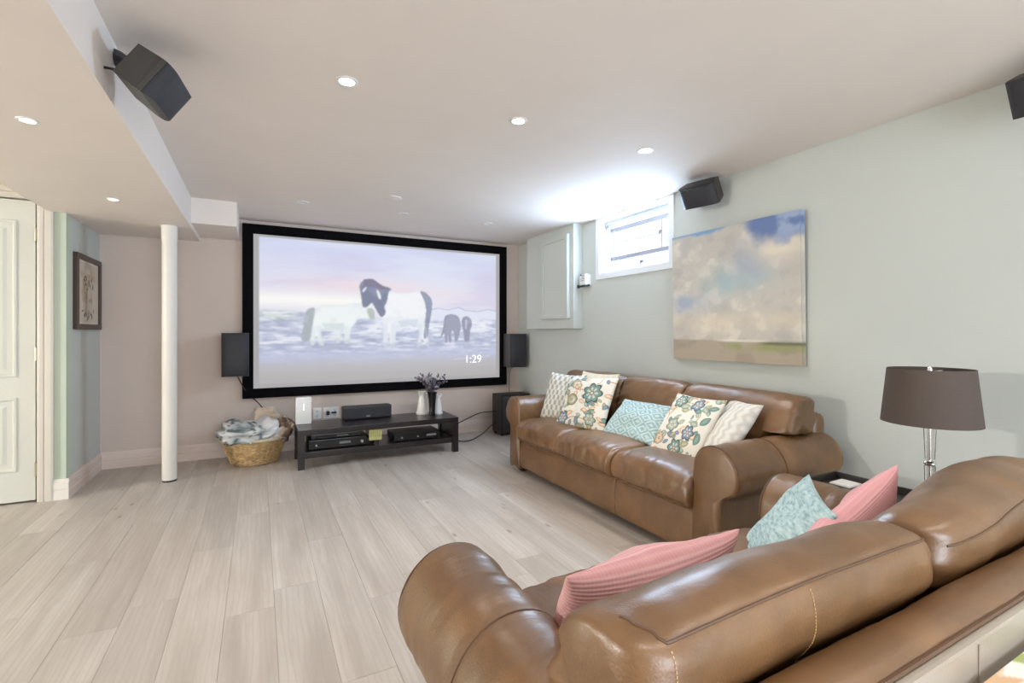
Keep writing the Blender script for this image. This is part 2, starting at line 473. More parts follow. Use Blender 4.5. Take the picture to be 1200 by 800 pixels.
def base_profile(h=0.147, t=0.018):
    return [(0, 0), (t, 0), (t, h * 0.42), (t * 0.75, h * 0.45), (t * 0.75, h * 0.50), (t, h * 0.53), (t, h * 0.80), (t * 0.7, h * 0.84), (t * 0.7, h * 0.90), (t * 0.45, h), (0, h)]
def baseboard(name, p0, p1, nrm, mat):
    p0, p1, nrm = Vector(p0), Vector(p1), Vector(nrm); pr = base_profile(); n = len(pr)
    V = [tuple(q + nrm * a) [:2] + (b,) for q in (p0, p1) for a, b in pr]
    F = [tuple(range(n)), tuple(range(n, 2 * n))[::-1]] + [(i, n + i, n + (i + 1) % n, (i + 1) % n) for i in range(n)]
    return structure(mesh_obj(name, V, F, mat))
baseboard('baseboard_back', (XL, YB, 0), (XR, YB, 0), (0, -1, 0), M['trim_pink'])
baseboard('baseboard_left', (XL, YD + 0.0005, 0), (XL, YB, 0), (1, 0, 0), M['trim_pink'])
baseboard('baseboard_hall', (-1.30, YD, 0), (XL + 0.018, YD, 0), (0, -1, 0), M['white'])
baseboard('baseboard_right', (XR, Y0, 0), (XR, YB, 0), (-1, 0, 0), M['white'])

# door in the hall wall
dr = G().box(DX0, DX1, YD + 0.012, YD + 0.05, 0.014, DZ, 0.003).build('door_1', M['door']); dr['kind'] = 'structure'
def door_panel(x0, x1, z0, z1):
    g = G(); yf = YD + 0.012
    def ring(i, d): return [(x0 + i, yf + d, z0 + i), (x1 - i, yf + d, z0 + i), (x1 - i, yf + d, z1 - i), (x0 + i, yf + d, z1 - i)]
    rings = [ring(-0.012, 0.0), ring(-0.006, -0.008), ring(0.006, -0.008), ring(0.018, 0.004), ring(0.03, 0.004), ring(0.062, -0.007)]
    V = [p for r in rings for p in r]; F = [(4 * k + i, 4 * k + (i + 1) % 4, 4 * k + 4 + (i + 1) % 4, 4 * k + 4 + i) for k in range(5) for i in range(4)] + [(20, 21, 22, 23)]
    g.add(V, F); return g
for (xa, xb) in ((DX1 - 0.345, DX1 - 0.105), (DX1 - 0.655, DX1 - 0.415)):
    for (za, zb) in ((0.90, 1.98), (0.235, 0.735)):
        door_panel(xa, xb, za, zb).build('door_panel', M['door'], dr)
for z in (0.23, 1.05, 1.90):
    G().box(DX1 - 0.002, DX1 + 0.012, YD - 0.002, YD + 0.02, z - 0.045, z + 0.045, 0.003).tube([(DX1 + 0.004, YD + 0.001, z - 0.05), (DX1 + 0.004, YD + 0.001, z + 0.05)], 0.005).build('hinge', plain('brushed_nickel_%d' % int(z * 10), lin(170, 160, 140), 0.35, 0.9), dr)
kn = G().lathe([(0.005, -0.05), (0.027, -0.045), (0.028, -0.03), (0.012, -0.022), (0.012, 0), (0.03, 0)], 20)
kn.build('door_knob', M['chrome'], dr, True, loc=(DX0 + 0.07, YD + 0.012, 1.0), rot=(R(-90), 0, 0))
structure(G().box(DX1 + 0.012, DX1 + 0.03, YD, YD + 0.12, 0, DZ + 0.03).box(DX0 - 0.03, DX0 - 0.012, YD, YD + 0.12, 0, DZ + 0.03).box(DX0 - 0.03, DX1 + 0.03, YD, YD + 0.12, DZ + 0.01, DZ + 0.03).build('trim_1', M['white']))
def casing(name, x0, x1, z0, z1, vertical=True):
    g = G()
    if vertical:
        n = x1 - x0
        pr = [(x0, YD), (x0, YD - 0.012), (x0 + n * 0.15, YD - 0.016), (x0 + n * 0.35, YD - 0.016), (x0 + n * 0.42, YD - 0.011), (x0 + n * 0.5, YD - 0.018), (x0 + n * 0.85, YD - 0.022), (x1, YD - 0.018), (x1, YD)]
        g.prism(pr, 'z', z0, z1)
    else:
        n = z1 - z0
        pr = [(YD, z0), (YD - 0.012, z0), (YD - 0.016, z0 + n * 0.35), (YD - 0.011, z0 + n * 0.42), (YD - 0.018, z0 + n * 0.5), (YD - 0.022, z0 + n * 0.85), (YD - 0.018, z1), (YD, z1)]
        g.prism(pr, 'x', x0, x1)
    return structure(g.build(name, M['casing']))
casing('trim_2', DX1 + 0.018, DX1 + 0.105, 0, 2.24)
casing('trim_3', DX0 - 0.11, DX1 + 0.018, DZ + 0.012, DZ + 0.1, False)

# high basement window in the right wall
wn = G()
fr = 0.055
XW = XR - 0.014
for (a, b, c, d) in ((WY0 - fr, WY0, WZ0 - fr, ZC - 0.001), (WY1, WY1 + fr, WZ0 - fr, ZC - 0.001), (WY0, WY1, WZ0 - fr, WZ0), (WY0, WY1, WZ1, ZC - 0.001)):
    wn.box(XW, XR + 0.002, a, b, c, d, 0.003)
# reveal
wn.box(XR, XR + 0.155, WY0, WY0 + 0.012, WZ0, WZ1).box(XR, XR + 0.155, WY1 - 0.012, WY1, WZ0, WZ1).box(XR, XR + 0.155, WY0 + 0.012, WY1 - 0.012, WZ0, WZ0 + 0.012).box(XR, XR + 0.155, WY0 + 0.012, WY1 - 0.012, WZ1 - 0.012, WZ1)
win = structure(wn.build('window_1', M['winwhite']))
g = G()
sy0, sy1, sz0, sz1 = WY0 + 0.012, WY1 - 0.012, WZ0 + 0.012, WZ1 - 0.012
for (a, b, c, d) in ((sy0, sy0 + 0.022, sz0, sz1), (sy1 - 0.022, sy1, sz0, sz1), (sy0 + 0.022, sy1 - 0.022, sz0, sz0 + 0.022), (sy0 + 0.022, sy1 - 0.022, sz1 - 0.022, sz1)):
    g.box(XR + 0.07, XR + 0.10, a, b, c, d, 0.003)
g.build('window_sash', M['winwhite'], win)
G().box(XR + 0.083, XR + 0.087, sy0 + 0.02, sy1 - 0.02, sz0 + 0.02, sz1 - 0.02).build('glass_pane', M['pane'], win)
for y, z in ((3.76, 2.235), (3.05, 2.06), (3.28, 1.835)):
    G().box(XR + 0.055, XR + 0.07, y - 0.018, y + 0.018, z - 0.012, z + 0.012, 0.003).box(XR + 0.05, XR + 0.056, y - 0.006, y + 0.006, z - 0.025, z + 0.01, 0.002).build('window_catch', plain('grey_catch_%d' % int(y * 100), lin(150, 150, 155), 0.4, 0.5), win)
# metal guard outside the glass: two broad rails, two uprights, one thin rod
gd = thing('window_guard', 'grey metal guard rails across the small high window', 'guard', (XR + 0.125, 3.335, 1.92))
for z in (1.92, 2.20):
    G().box(-0.012, 0.012, -0.43, 0.43, z - 1.92 - 0.017, z - 1.92 + 0.017, 0.003).build('rail', M['steel'], gd)
for y in (-0.235, 0.40):
    G().tube([(0, y, 0), (0, y, 0.29)], 0.006).build('upright', M['steel'], gd)
G().tube([(0, -0.235, 0.145), (0, 0.40, 0.145)], 0.004).build('thin_rod', M['steel'], gd)
G().box(-0.01, 0.01, -0.335, -0.30, 0.03, 0.27, 0.003).build('side_plate', M['winwhite'], gd)

# ------------------------------------------------------------------ projector screen
scr = thing('projector_screen', 'wide fixed projector screen showing white and dark ponies on snow, black velvet border', 'projector screen', (1.307, YB, 0.555))
SX, SZ = 1.447, 1.72
b = 0.096
for k, (a0, a1, c0, c1) in enumerate(((-SX, SX, 0, b), (-SX, SX, SZ - b, SZ), (-SX, -SX + b, b, SZ - b), (SX - b, SX, b, SZ - b))):
    G().box(a0, a1, -0.045, 0, c0, c1, 0.004).build('border', M['velvet'], scr)

NU, NV = 460, 262
u = np.linspace(0, 1, NU); v = np.linspace(0, 1, NV)
U_, V_ = np.meshgrid(u, v)
# picture coordinates: 0..1 inside the projected picture, beyond it the bare cloth
pu = ((U_ - 0.5) * 2 * (SX - b) + 1.307 - 0.005) / 2.606
pv = (V_ * (SZ - 2 * b) + 0.651 - 0.69) / 1.466
P3 = np.stack([pu * 3, pv * 3, pu * 0], -1)
img = np.zeros((NV, NU, 3))
sky_t = np.array([209, 214, 243.]); sky_m = np.array([234, 231, 243.]); sky_l = np.array([250, 246, 246.])
h = np.clip((pv - 0.60) / 0.4, 0, 1)[..., None]
img[:] = sky_m * (1 - h) + sky_t * h
n1 = fbm(np.stack([pu * 3, pv * 9, pu * 0 + 3], -1), 1.0, 5)
blend(img, ss(0.0, 0.35, n1) * 0.55, (226, 232, 248)); blend(img, ss(0.05, 0.4, -n1) * 0.45, (206, 200, 232))
blend(img, np.exp(-((pv - 0.69) / 0.06) ** 2) * np.exp(-((pu - 0.40) / 0.28) ** 2) * 0.65, (248, 222, 224))
blend(img, np.exp(-((pv - 0.66) / 0.05) ** 2) * np.exp(-((pu - 0.72) / 0.2) ** 2) * 0.35, (243, 226, 232))
blend(img, np.exp(-((pv - 0.58) / 0.05) ** 2) * (1 - ss(0.3, 0.6, pu)), (254, 253, 250))
# ground
gr = 1 - ss(0.44, 0.47, pv + 0.02 * n1 - 0.05 * (1 - ss(0.0, 0.4, pu)))
blend(img, gr, (194, 200, 224))
blend(img, np.exp(-((pv - 0.47) / 0.03) ** 2) * (1 - ss(0.05, 0.2, pu)) * 0.6, (226, 240, 214))
hr = [(0.682, 0.534), (0.718, 0.546), (0.755, 0.532), (0.81, 0.555), (0.842, 0.532), (0.906, 0.524), (0.959, 0.545), (1.0, 0.533), (1.0, 0.36), (0.40, 0.36), (0.42, 0.43), (0.62, 0.46)]
blend(img, blur(poly_mask(pu, pv, hr), 2), (228, 232, 248))
blend(img, line_mask(pu, pv, hr[:8], 0.004) * 0.6, (170, 174, 204))
hl = [(0, 0.455), (0.033, 0.449), (0.073, 0.409), (0.137, 0.414), (0.17, 0.39), (0.17, 0.36), (0, 0.36)]
blend(img, blur(poly_mask(pu, pv, hl), 2) * 0.7, (196, 200, 222)); blend(img, line_mask(pu, pv, hl[:5], 0.004) * 0.6, (160, 166, 190))
n2 = fbm(np.stack([pu * 14, pv * 60, pu * 0 + 9], -1), 1.0, 4)
n7 = fbm(np.stack([pu * 40, pv * 90, pu * 0 + 4], -1), 1.0, 3); blend(img, gr * ss(0.05, 0.4, n7) * 0.5, (164, 170, 196)); blend(img, gr * ss(0.05, 0.4, -n7) * 0.4, (244, 247, 253))
blend(img, gr * ss(0.08, 0.38, n2) * 0.5, (158, 164, 190)); blend(img, gr * ss(0.05, 0.4, -n2) * 0.7, (246, 248, 254))
n3 = fbm(np.stack([pu * 8, pv * 22, pu * 0 + 5], -1), 1.0, 3)
low = 1 - ss(0.16, 0.27, pv)
blend(img, low * 0.8, (198, 203, 230)); blend(img, low * ss(0, 0.4, n3) * 0.5, (184, 190, 220))
blend(img, 1 - ss(0.10, 0.20, pv + 0.02 * n3), (190, 188, 193))
blend(img, (1 - ss(0.02, 0.12, pv)) * 0.8, (180, 177, 176))
WH = [(0.203, 0.538), (0.265, 0.545), (0.31, 0.547), (0.345, 0.568), (0.381, 0.56), (0.408, 0.528), (0.418, 0.456), (0.389, 0.456), (0.366, 0.455), (0.35, 0.408), (0.335, 0.379), (0.33, 0.276), (0.31, 0.265), (0.31, 0.37), (0.292, 0.361), (0.295, 0.275), (0.274, 0.276), (0.282, 0.36), (0.246, 0.368), (0.219, 0.379), (0.221, 0.324), (0.234, 0.258), (0.215, 0.258), (0.207, 0.324), (0.198, 0.324), (0.198, 0.262), (0.179, 0.263), (0.183, 0.379)]
WT = [(0.2, 0.533), (0.169, 0.514), (0.16, 0.468), (0.155, 0.378), (0.144, 0.297), (0.179, 0.283), (0.188, 0.396), (0.193, 0.469)]
MZ = [(0.397, 0.523), (0.421, 0.538), (0.434, 0.495), (0.431, 0.447), (0.413, 0.452)]
BD = [(0.484, 0.677), (0.533, 0.651), (0.589, 0.66), (0.63, 0.682), (0.659, 0.634), (0.662, 0.503), (0.644, 0.432), (0.653, 0.362), (0.677, 0.248), (0.656, 0.243), (0.635, 0.321), (0.635, 0.241), (0.61, 0.239), (0.627, 0.321), (0.621, 0.417), (0.545, 0.391), (0.522, 0.41), (0.52, 0.244), (0.499, 0.23), (0.492, 0.381), (0.487, 0.245), (0.467, 0.231), (0.467, 0.419), (0.462, 0.477), (0.479, 0.506), (0.473, 0.555)]
DK = [(0.37, 0.701), (0.388, 0.743), (0.425, 0.752), (0.462, 0.704), (0.508, 0.683), (0.49, 0.667), (0.484, 0.585), (0.47, 0.545), (0.481, 0.502), (0.46, 0.458), (0.433, 0.543), (0.42, 0.581), (0.404, 0.542), (0.383, 0.536), (0.378, 0.617), (0.373, 0.664)]
BZ = [(0.381, 0.66), (0.396, 0.692), (0.401, 0.685), (0.386, 0.647)]
ST = [(0.437, 0.69), (0.457, 0.641), (0.46, 0.598), (0.447, 0.609)]
TL = [(0.627, 0.677), (0.659, 0.664), (0.685, 0.605), (0.682, 0.524), (0.668, 0.402), (0.665, 0.321), (0.644, 0.291), (0.653, 0.432), (0.659, 0.553), (0.641, 0.633)]
PN = [(0.743, 0.485), (0.773, 0.501), (0.81, 0.487), (0.823, 0.404), (0.804, 0.279), (0.792, 0.279), (0.789, 0.362), (0.773, 0.372), (0.775, 0.269), (0.764, 0.269), (0.759, 0.362), (0.755, 0.269), (0.746, 0.269), (0.743, 0.362), (0.718, 0.291), (0.727, 0.331), (0.739, 0.403)]
P2 = [(0.826, 0.467), (0.845, 0.488), (0.87, 0.468), (0.878, 0.415), (0.865, 0.372), (0.864, 0.278), (0.838, 0.278), (0.835, 0.362), (0.826, 0.404)]
n4 = fbm(np.stack([pu * 30, pv * 18, pu * 0 + 2], -1), 1.0, 3)
def cut_corners(p):
    p = np.array(p); q = np.roll(p, -1, 0); return np.stack([p * 0.78 + q * 0.22, p * 0.22 + q * 0.78], 1).reshape(-1, 2).tolist()
def horse(pts, c, c2, k=1):
    pts = cut_corners(cut_corners(pts))
    m = blur(poly_mask(pu, pv, pts), k); blend(img, m, c); blend(img, m * ss(0.0, 0.4, n4) * 0.6, c2)
    e_ = blur(m, 6); blend(img, m * (1 - e_) * 0.8, tuple(v_ * 0.90 for v_ in c2))
horse(WH, (243, 248, 249), (228, 237, 240)); horse(WT, (172, 180, 188), (192, 198, 206)); horse(MZ, (186, 196, 190), (206, 210, 200))
for q in WH[11:13], WH[15:17], WH[21:23], WH[25:27]:
    blend(img, blur(poly_mask(pu, pv, [q[0], q[1], (q[1][0], q[1][1] + 0.03), (q[0][0], q[0][1] + 0.03)]), 4) * 0.45, (180, 190, 198))
horse(BD, (246, 247, 251), (230, 236, 244)); horse(DK, (122, 128, 154), (146, 154, 180)); horse(BZ, (246, 246, 250), (240, 240, 246)); horse(ST, (246, 246, 250), (240, 240, 246))
blend(img, blur(poly_mask(pu, pv, [(0.388, 0.745), (0.425, 0.752), (0.465, 0.70), (0.50, 0.685), (0.46, 0.672), (0.42, 0.70), (0.385, 0.69)]), 1), (128, 120, 146))
horse(TL, (150, 158, 180), (134, 140, 162)); horse(PN, (160, 162, 184), (144, 146, 168)); horse(P2, (152, 154, 178), (170, 172, 192))
blend(img, blur(poly_mask(pu, pv, [(0.842, 0.46), (0.852, 0.46), (0.85, 0.38), (0.842, 0.38)]), 1), (206, 206, 222))
for q in BD[8:10], BD[11:13], BD[17:19], BD[20:22]:
    blend(img, blur(poly_mask(pu, pv, [q[0], q[1], (q[1][0], q[1][1] + 0.035), (q[0][0], q[0][1] + 0.035)]), 4) * 0.5, (166, 170, 192))
def legs(pts, c, f):
    blend(img, blur(poly_mask(pu, pv, pts), 2) * f, c)
for q in [[(0.312, 0.40), (0.333, 0.40), (0.332, 0.27), (0.309, 0.265)], [(0.280, 0.37), (0.294, 0.37), (0.294, 0.275), (0.275, 0.275)], [(0.200, 0.40), (0.222, 0.40), (0.234, 0.26), (0.215, 0.26)], [(0.182, 0.40), (0.200, 0.40), (0.198, 0.262), (0.179, 0.263)]]: legs(q, (206, 218, 224), 0.3)
for q in [[(0.466, 0.42), (0.489, 0.42), (0.487, 0.245), (0.467, 0.231)], [(0.499, 0.42), (0.520, 0.42), (0.520, 0.244), (0.499, 0.235)], [(0.622, 0.42), (0.640, 0.42), (0.636, 0.241), (0.611, 0.239)], [(0.645, 0.43), (0.655, 0.40), (0.677, 0.248), (0.656, 0.243)]]: legs(q, (206, 216, 230), 0.4)
legs([(0.53, 0.44), (0.62, 0.46), (0.62, 0.415), (0.545, 0.392)], (206, 216, 230), 0.7)
legs([(0.22, 0.42), (0.31, 0.42), (0.31, 0.37), (0.24, 0.37)], (204, 218, 222), 0.6)
for c_ in range(3): img[..., c_] = blur(img[..., c_], 1)
blend(img, line_mask(pu, pv, [(0.79, 0.135), (0.965, 0.155)], 0.004) * 0.45, (236, 236, 240))
edge = ss(-0.003, 0.003, pu) * (1 - ss(0.997, 1.003, pu)) * (1 - ss(0.997, 1.003, pv)) * ss(-0.003, 0.003, pv)
bare = np.array([172, 170, 171.]) * np.ones_like(img)
img = img * edge[..., None] + bare * (1 - edge[..., None])
V = [(-(SX - b) + 2 * (SX - b) * a, -0.03, b + (SZ - 2 * b) * c) for c in v for a in u]
cl = mesh_obj('screen_cloth', V, grid_faces(NU, NV), painted('projected_picture', 0.9, 0.72, 0.07, spec=0.1), scr)
cl.data.polygons.foreach_set('use_smooth', [True] * len(cl.data.polygons))
print_attr(cl.data, img.reshape(-1, 3))
tx = bpy.data.curves.new('clock_readout', 'FONT'); tx.body = '1:29'; tx.size = 0.135; tx.extrude = 0.0005; tx.offset = -0.0022
to = bpy.data.objects.new('clock_readout', tx); COL.objects.link(to); to.parent = scr
to.location = (2.190 - 1.307, -0.0325, 0.841 - 0.555); to.rotation_euler = (R(90), 0, 0); to.scale = (0.98, 1, 1)
tx.materials.append(emit('white_readout', (0.97, 0.97, 1, 1), 1.0))
bpy.context.view_layer.update()
tm = bpy.data.meshes.new_from_object(to.evaluated_get(bpy.context.evaluated_depsgraph_get()))
t2 = bpy.data.objects.new('clock_digits', tm); COL.objects.link(t2); t2.parent = scr
t2.location, t2.rotation_euler, t2.scale = to.location.copy(), to.rotation_euler.copy(), to.scale.copy()
bpy.data.objects.remove(to)

# ------------------------------------------------------------------ speakers
def front_speaker(name, label, loc, cable):
    t = thing(name, label, 'speaker', loc, 0, 'front speakers beside the screen')
    w, d, hh = 0.112, 0.20, 0.405
    G().prism([(-w, -0.02), (-w * 0.94, 0.02), (-w * 0.80, d), (w * 0.80, d), (w * 0.94, 0.02), (w, -0.02)], 'z', 0, hh).build('cabinet', M['grey_metal'], t)
    V, F = loft_rings([[(sx * w * k, -0.02 - dd, hh / 2 + sz * (hh / 2) * k2) for sx, sz in ((-1, -1), (-0.5, -1), (0, -1), (0.5, -1), (1, -1), (1, 0), (1, 1), (0.5, 1), (0, 1), (-0.5, 1), (-1, 1), (-1, 0))] for k, k2, dd in ((0.97, 0.985, 0), (0.97, 0.985, 0.006), (0.9, 0.96, 0.016), (0.5, 0.9, 0.024))])
    mesh_obj('grille', V, F, M['grille'], t, True)
    G().box(-0.02, 0.02, -0.032, -0.026, 0.018, 0.028, 0.002).build('badge', M['silver'], t)
    G().box(-0.03, 0.03, d - 0.01, YB - loc[1], hh * 0.45, hh * 0.62, 0.004).build('wall_bracket', M['black'], t)
    return t
front_speaker('bookshelf_speaker', 'black bookshelf speaker on the taupe wall, above the wicker basket', (-0.19, 5.19, 0.795), None)
front_speaker('bookshelf_speaker', 'black bookshelf speaker in the room corner, above the subwoofer', (2.79, 5.19, 0.785), None)

def surround(name, label, loc, M3, bracket_to, k_=1.0):
    """ceiling-high speaker: box body, tapered convex grille, bracket and a loop of cable; local -y is the front"""
    t = thing(name, label, 'speaker', loc, 0, 'surround speakers near the ceiling')
    t.rotation_euler = M3.to_euler()
    w, hh = 0.130 * k_, 0.078 * k_
    r = lambda k, y, kk=1.0: [(-w * k, y * k_, -hh * kk), (w * k, y * k_, -hh * kk), (w * k, y * k_, hh * kk), (-w * k, y * k_, hh * kk)]
    V = r(0.90, 0.115, 0.92) + r(0.98, 0.03) + r(1.0, 0.02) + r(1.0, 0.0)
    F = [(0, 1, 2, 3)] + [(4 * k + i, 4 * k + 4 + i, 4 * k + 4 + (i + 1) % 4, 4 * k + (i + 1) % 4) for k in range(3) for i in range(4)] + [(15, 14, 13, 12)]
    mesh_obj('cabinet', V, F, M['grey_metal'], t)
    rings = []
    for k, y, kk in ((0.985, 0.0, 0.985), (0.985, -0.010, 0.985), (0.88, -0.026, 0.95), (0.74, -0.040, 0.90), (0.4, -0.046, 0.5)):
        a = np.array(r(k, y, kk)); rings.append([a[i] * (1 - f) + a[(i + 1) % 4] * f for i in range(4) for f in (0, 0.25, 0.5, 0.75)])
    V, F = loft_rings(rings); o = G().add(V, F).build('grille', M['grille'], t, True)
    inv = (Matrix.Translation(Vector(loc)) @ M3.to_4x4()).inverted()
    q = inv @ Vector(bracket_to); p = Vector((0, 0.10 * k_, 0.02))
    G().tube([p, p * 0.6 + q * 0.4 + Vector((0, 0.01, 0)), q], [0.03, 0.018, 0.034]).build('bracket', M['black'], t, True)
    G().tube(spline([Vector((-0.05, 0.10, -0.03)), Vector((-0.07, 0.15, -0.07)), q * 0.6 + Vector((-0.02, 0.07, -0.07)), q + Vector((0.0, 0.0, -0.01))], 16, False), 0.005, 6).build('cable', M['rubber'], t, True)
    return t
def aim(front, roll=0.0):
    f = Vector(front).normalized(); yv = -f; xv = yv.cross(Vector((0, 0, 1))).normalized(); zv = xv.cross(yv)
    m = Matrix((xv, yv, zv)).transposed(); return m @ Matrix.Rotation(roll, 3, 'Y')
surround('surround_speaker', 'dark speaker bracketed to the soffit edge above the door side', (-0.318, 2.262, 2.122), aim((0.82, -0.10, -0.57)), (-0.488, 2.37, 2.262), 0.93)
surround('surround_speaker', 'dark speaker between the small window and the cloud painting', (2.775, 2.44, 2.175), aim((-0.80, -0.20, -0.57)), (2.945, 2.45, 2.24))
surround('surround_speaker', 'dark speaker high on the right wall, cut by the photo edge', (2.775, 0.70, 2.165), aim((-0.82, 0.0, -0.50)), (2.945, 0.70, 2.22))

sw = thing('subwoofer', 'black subwoofer box standing on the floor in the corner', 'subwoofer', (2.69, 5.05, 0))
G().box(-0.19, 0.19, 0, 0.24, 0.025, 0.475, 0.006).build('cabinet', plain('black_ash', lin(40, 34, 32), 0.5, 0, 0.2, 60), sw)
G().box(-0.175, 0.175, -0.014, 0.002, 0.05, 0.46, 0.006).build('grille', M['grille'], sw)
for sx in (-0.16, 0.16):
    for sy in (0.03, 0.21):
        G().lathe([(0.018, 0), (0.022, 0.027)], 12, (sx, sy, 0)).build('foot', M['rubber'], sw)

def cable(name, label, pts, r, mat, group=None):
    o = G().tube(spline([Vector(p) for p in pts], 40, False), r, 6).build(name, mat, None, True)
    return tag(o, label, 'cable', group)
cable('speaker_cable', 'thin dark cable running from the left front speaker down behind the basket', [(-0.18, 5.26, 0.80), (-0.15, 5.36, 0.72), (-0.10, 5.415, 0.62), (0.02, 5.415, 0.48), (0.08, 5.41, 0.36), (0.10, 5.40, 0.10), (0.12, 5.38, 0.006)], 0.006, M['copper'])
cable('speaker_cable', 'thin cable hanging from the corner speaker down to the subwoofer', [(2.77, 5.24, 0.79), (2.765, 5.33, 0.74), (2.765, 5.36, 0.60), (2.765, 5.355, 0.45), (2.76, 5.335, 0.30)], 0.004, M['copper'])
cable('power_cable', 'dark cable looping up from the console end to the subwoofer, upper of two', [(1.80, 5.10, 0.17), (1.90, 5.14, 0.15), (2.10, 5.19, 0.20), (2.30, 5.22, 0.26), (2.46, 5.20, 0.27), (2.505, 5.18, 0.27)], 0.006, M['rubber'])
cable('power_cable', 'dark cable lying low between the console end and the subwoofer, lower of two', [(1.80, 5.05, 0.10), (1.90, 5.0, 0.03), (2.05, 4.97, 0.008), (2.25, 5.04, 0.05), (2.40, 5.12, 0.12), (2.505, 5.16, 0.16)], 0.006, M['rubber'])

# ------------------------------------------------------------------ ceiling fittings
def downlight(label, x, y, z, on, power, group, k_=1.0):
    t = thing('downlight', label, 'ceiling light', (x, y, z), 0, group)
    G().lathe([(0.032 * k_, -0.001), (0.034 * k_, -0.004), (0.042 * k_, -0.005), (0.048 * k_, -0.003), (0.049 * k_, 0.0), (0.032 * k_, 0.0)], 32, cap=False).build('trim_ring', M['plastic_white'], t, True)
    G().lathe([(0.0005, -0.0015), (0.0325 * k_, -0.0015)], 32, cap=False).build('lens', M['lens_on'] if on else M['lens_off'], t)
    if on:
        l = lamp('bulb', 'SPOT', (x, y, z - 0.012), power, WARM, spot_size=R(118), spot_blend=1.0, shadow_soft_size=0.05)
    return t
lit = 'lit downlights of the main ceiling'
downlight('lit ceiling downlight nearest the soffit edge, first of the three in the main ceiling', 0.347, 2.24, ZC, True, 30, lit)
downlight('lit ceiling downlight in the middle of the three in the main ceiling', 1.21, 2.24, ZC, True, 30, lit)
downlight('lit ceiling downlight nearest the small window, last of the three in the main ceiling', 2.09, 2.24, ZC, True, 30, lit)
off = 'unlit downlights before the screen'
downlight('unlit ceiling downlight above the screen, nearest the bulkhead box', 0.336, 4.48, ZC, False, 0, off)
downlight('unlit ceiling downlight above the middle of the screen', 1.20, 4.48, ZC, False, 0, off)
downlight('unlit ceiling downlight above the screen, nearest the panel box', 2.066, 4.48, ZC, False, 0, off)
so = 'downlights in the low soffit'
downlight('lit downlight in the low soffit, nearer the camera', -0.835, 2.67, ZS, True, 9, so, 0.75)
downlight('lit downlight in the low soffit, farther one by the white post', -0.835, 3.99, ZS, True, 4, so, 0.75)
sd = thing('ceiling_sensor', 'small round white sensor plate on the main ceiling before the screen', 'sensor', (0.98, 4.0, ZC))
G().lathe([(0.0, -0.006), (0.064, -0.0055), (0.074, -0.003), (0.076, 0.0)], 32, cap=False).build('plate', M['ceiling'], sd, True)
G().lathe([(0.0, -0.0085), (0.02, -0.008), (0.026, -0.006), (0.026, -0.005)], 20, cap=False).build('dome', M['ceiling'], sd, True)

# white support post
pc = thing('support_post', 'round white support post standing between floor and low soffit', 'post', (-0.64, 4.78, 0))
G().lathe([(0.050, 0.012), (0.052, 0.02), (0.052, ZS - 0.12)], 32).build('lower_sleeve', M['white'], pc, True)
G().lathe([(0.0555, ZS - 0.125), (0.0555, ZS - 0.001)], 32).build('upper_collar', M['white'], pc, True)
G().lathe([(0.050, 0.0), (0.050, 0.013)], 32).build('foot_gasket', M['rubber'], pc, True)

# ------------------------------------------------------------------ things on the right wall
pb = thing('panel_box', 'pale blue boxed cover with shaker door on the wall between screen and window', 'wall box', (2.833, 4.55, 1.245))
G().box(0, XR - 2.833, -0.48, 0.48, 0, ZC - 1.245 - 0.001, 0.003).build('box', M['wall_blue'], pb)
dh, d0, d1 = 0.87, -0.42, 0.11
g = G().box(-0.026, -0.0, d0, d1, 0.105, 0.105 + dh, 0.003)
dp = g.build('door', M['wall_blue'], pb)
g = G()
for (a, c, e, f) in ((d0, d0 + 0.05, 0.105, 0.105 + dh), (d1 - 0.05, d1, 0.105, 0.105 + dh), (d0 + 0.05, d1 - 0.05, 0.105, 0.155), (d0 + 0.05, d1 - 0.05, 0.055 + dh, 0.105 + dh)):
    g.box(-0.038, -0.025, a, c, e, f, 0.003)
g.build('door_frame', M['wall_blue'], dp)

wc = thing('wall_control', 'small white control box with tiny print, on the wall below the window corner', 'wall control', (2.88, 3.98, 1.70))
G().box(0.0, 0.07, -0.05, 0.05, -0.02, 0.09, 0.004).build('housing', M['plastic_white'], wc)
g = G()
for k, (y0, y1) in enumerate(((-0.035, 0.03), (-0.03, 0.02), (-0.035, 0.035), (-0.02, 0.03))):
    g.box(-0.0012, 0.0005, y0, y1, 0.072 - k * 0.017, 0.079 - k * 0.017)
g.build('print_lines', plain('grey_print', lin(120, 120, 126), 0.6), wc)
G().box(-0.004, 0.002, 0.018, 0.036, 0.076, 0.088, 0.001).build('button', M['black'], wc)
G().tube([(0.05, 0.055, -0.022), (0.0, 0.06, -0.03), (-0.01, 0.02, -0.032), (0.0, -0.04, -0.028), (0.05, -0.05, -0.022)], 0.010).build('bracket', M['black'], wc, True)
G().lathe([(0.0, -0.02), (0.014, -0.018), (0.016, 0.01), (0.006, 0.016)], 14, (0.0, 0.065, -0.028)).build('knob', M['black'], wc, True)

def picture_grid(name, mat, parent, w, hh, n, m, paint, depth=0.0, to3=None):
    u = np.linspace(0, 1, n); v = np.linspace(0, 1, m); U, V = np.meshgrid(u, v)
    img = paint(U, V)
    pts = [to3(a * w - w / 2, c * hh) for c in v for a in u]
    o = mesh_obj(name, pts, grid_faces(n, m), mat, parent, True); print_attr(o.data, img.reshape(-1, 3)); return o

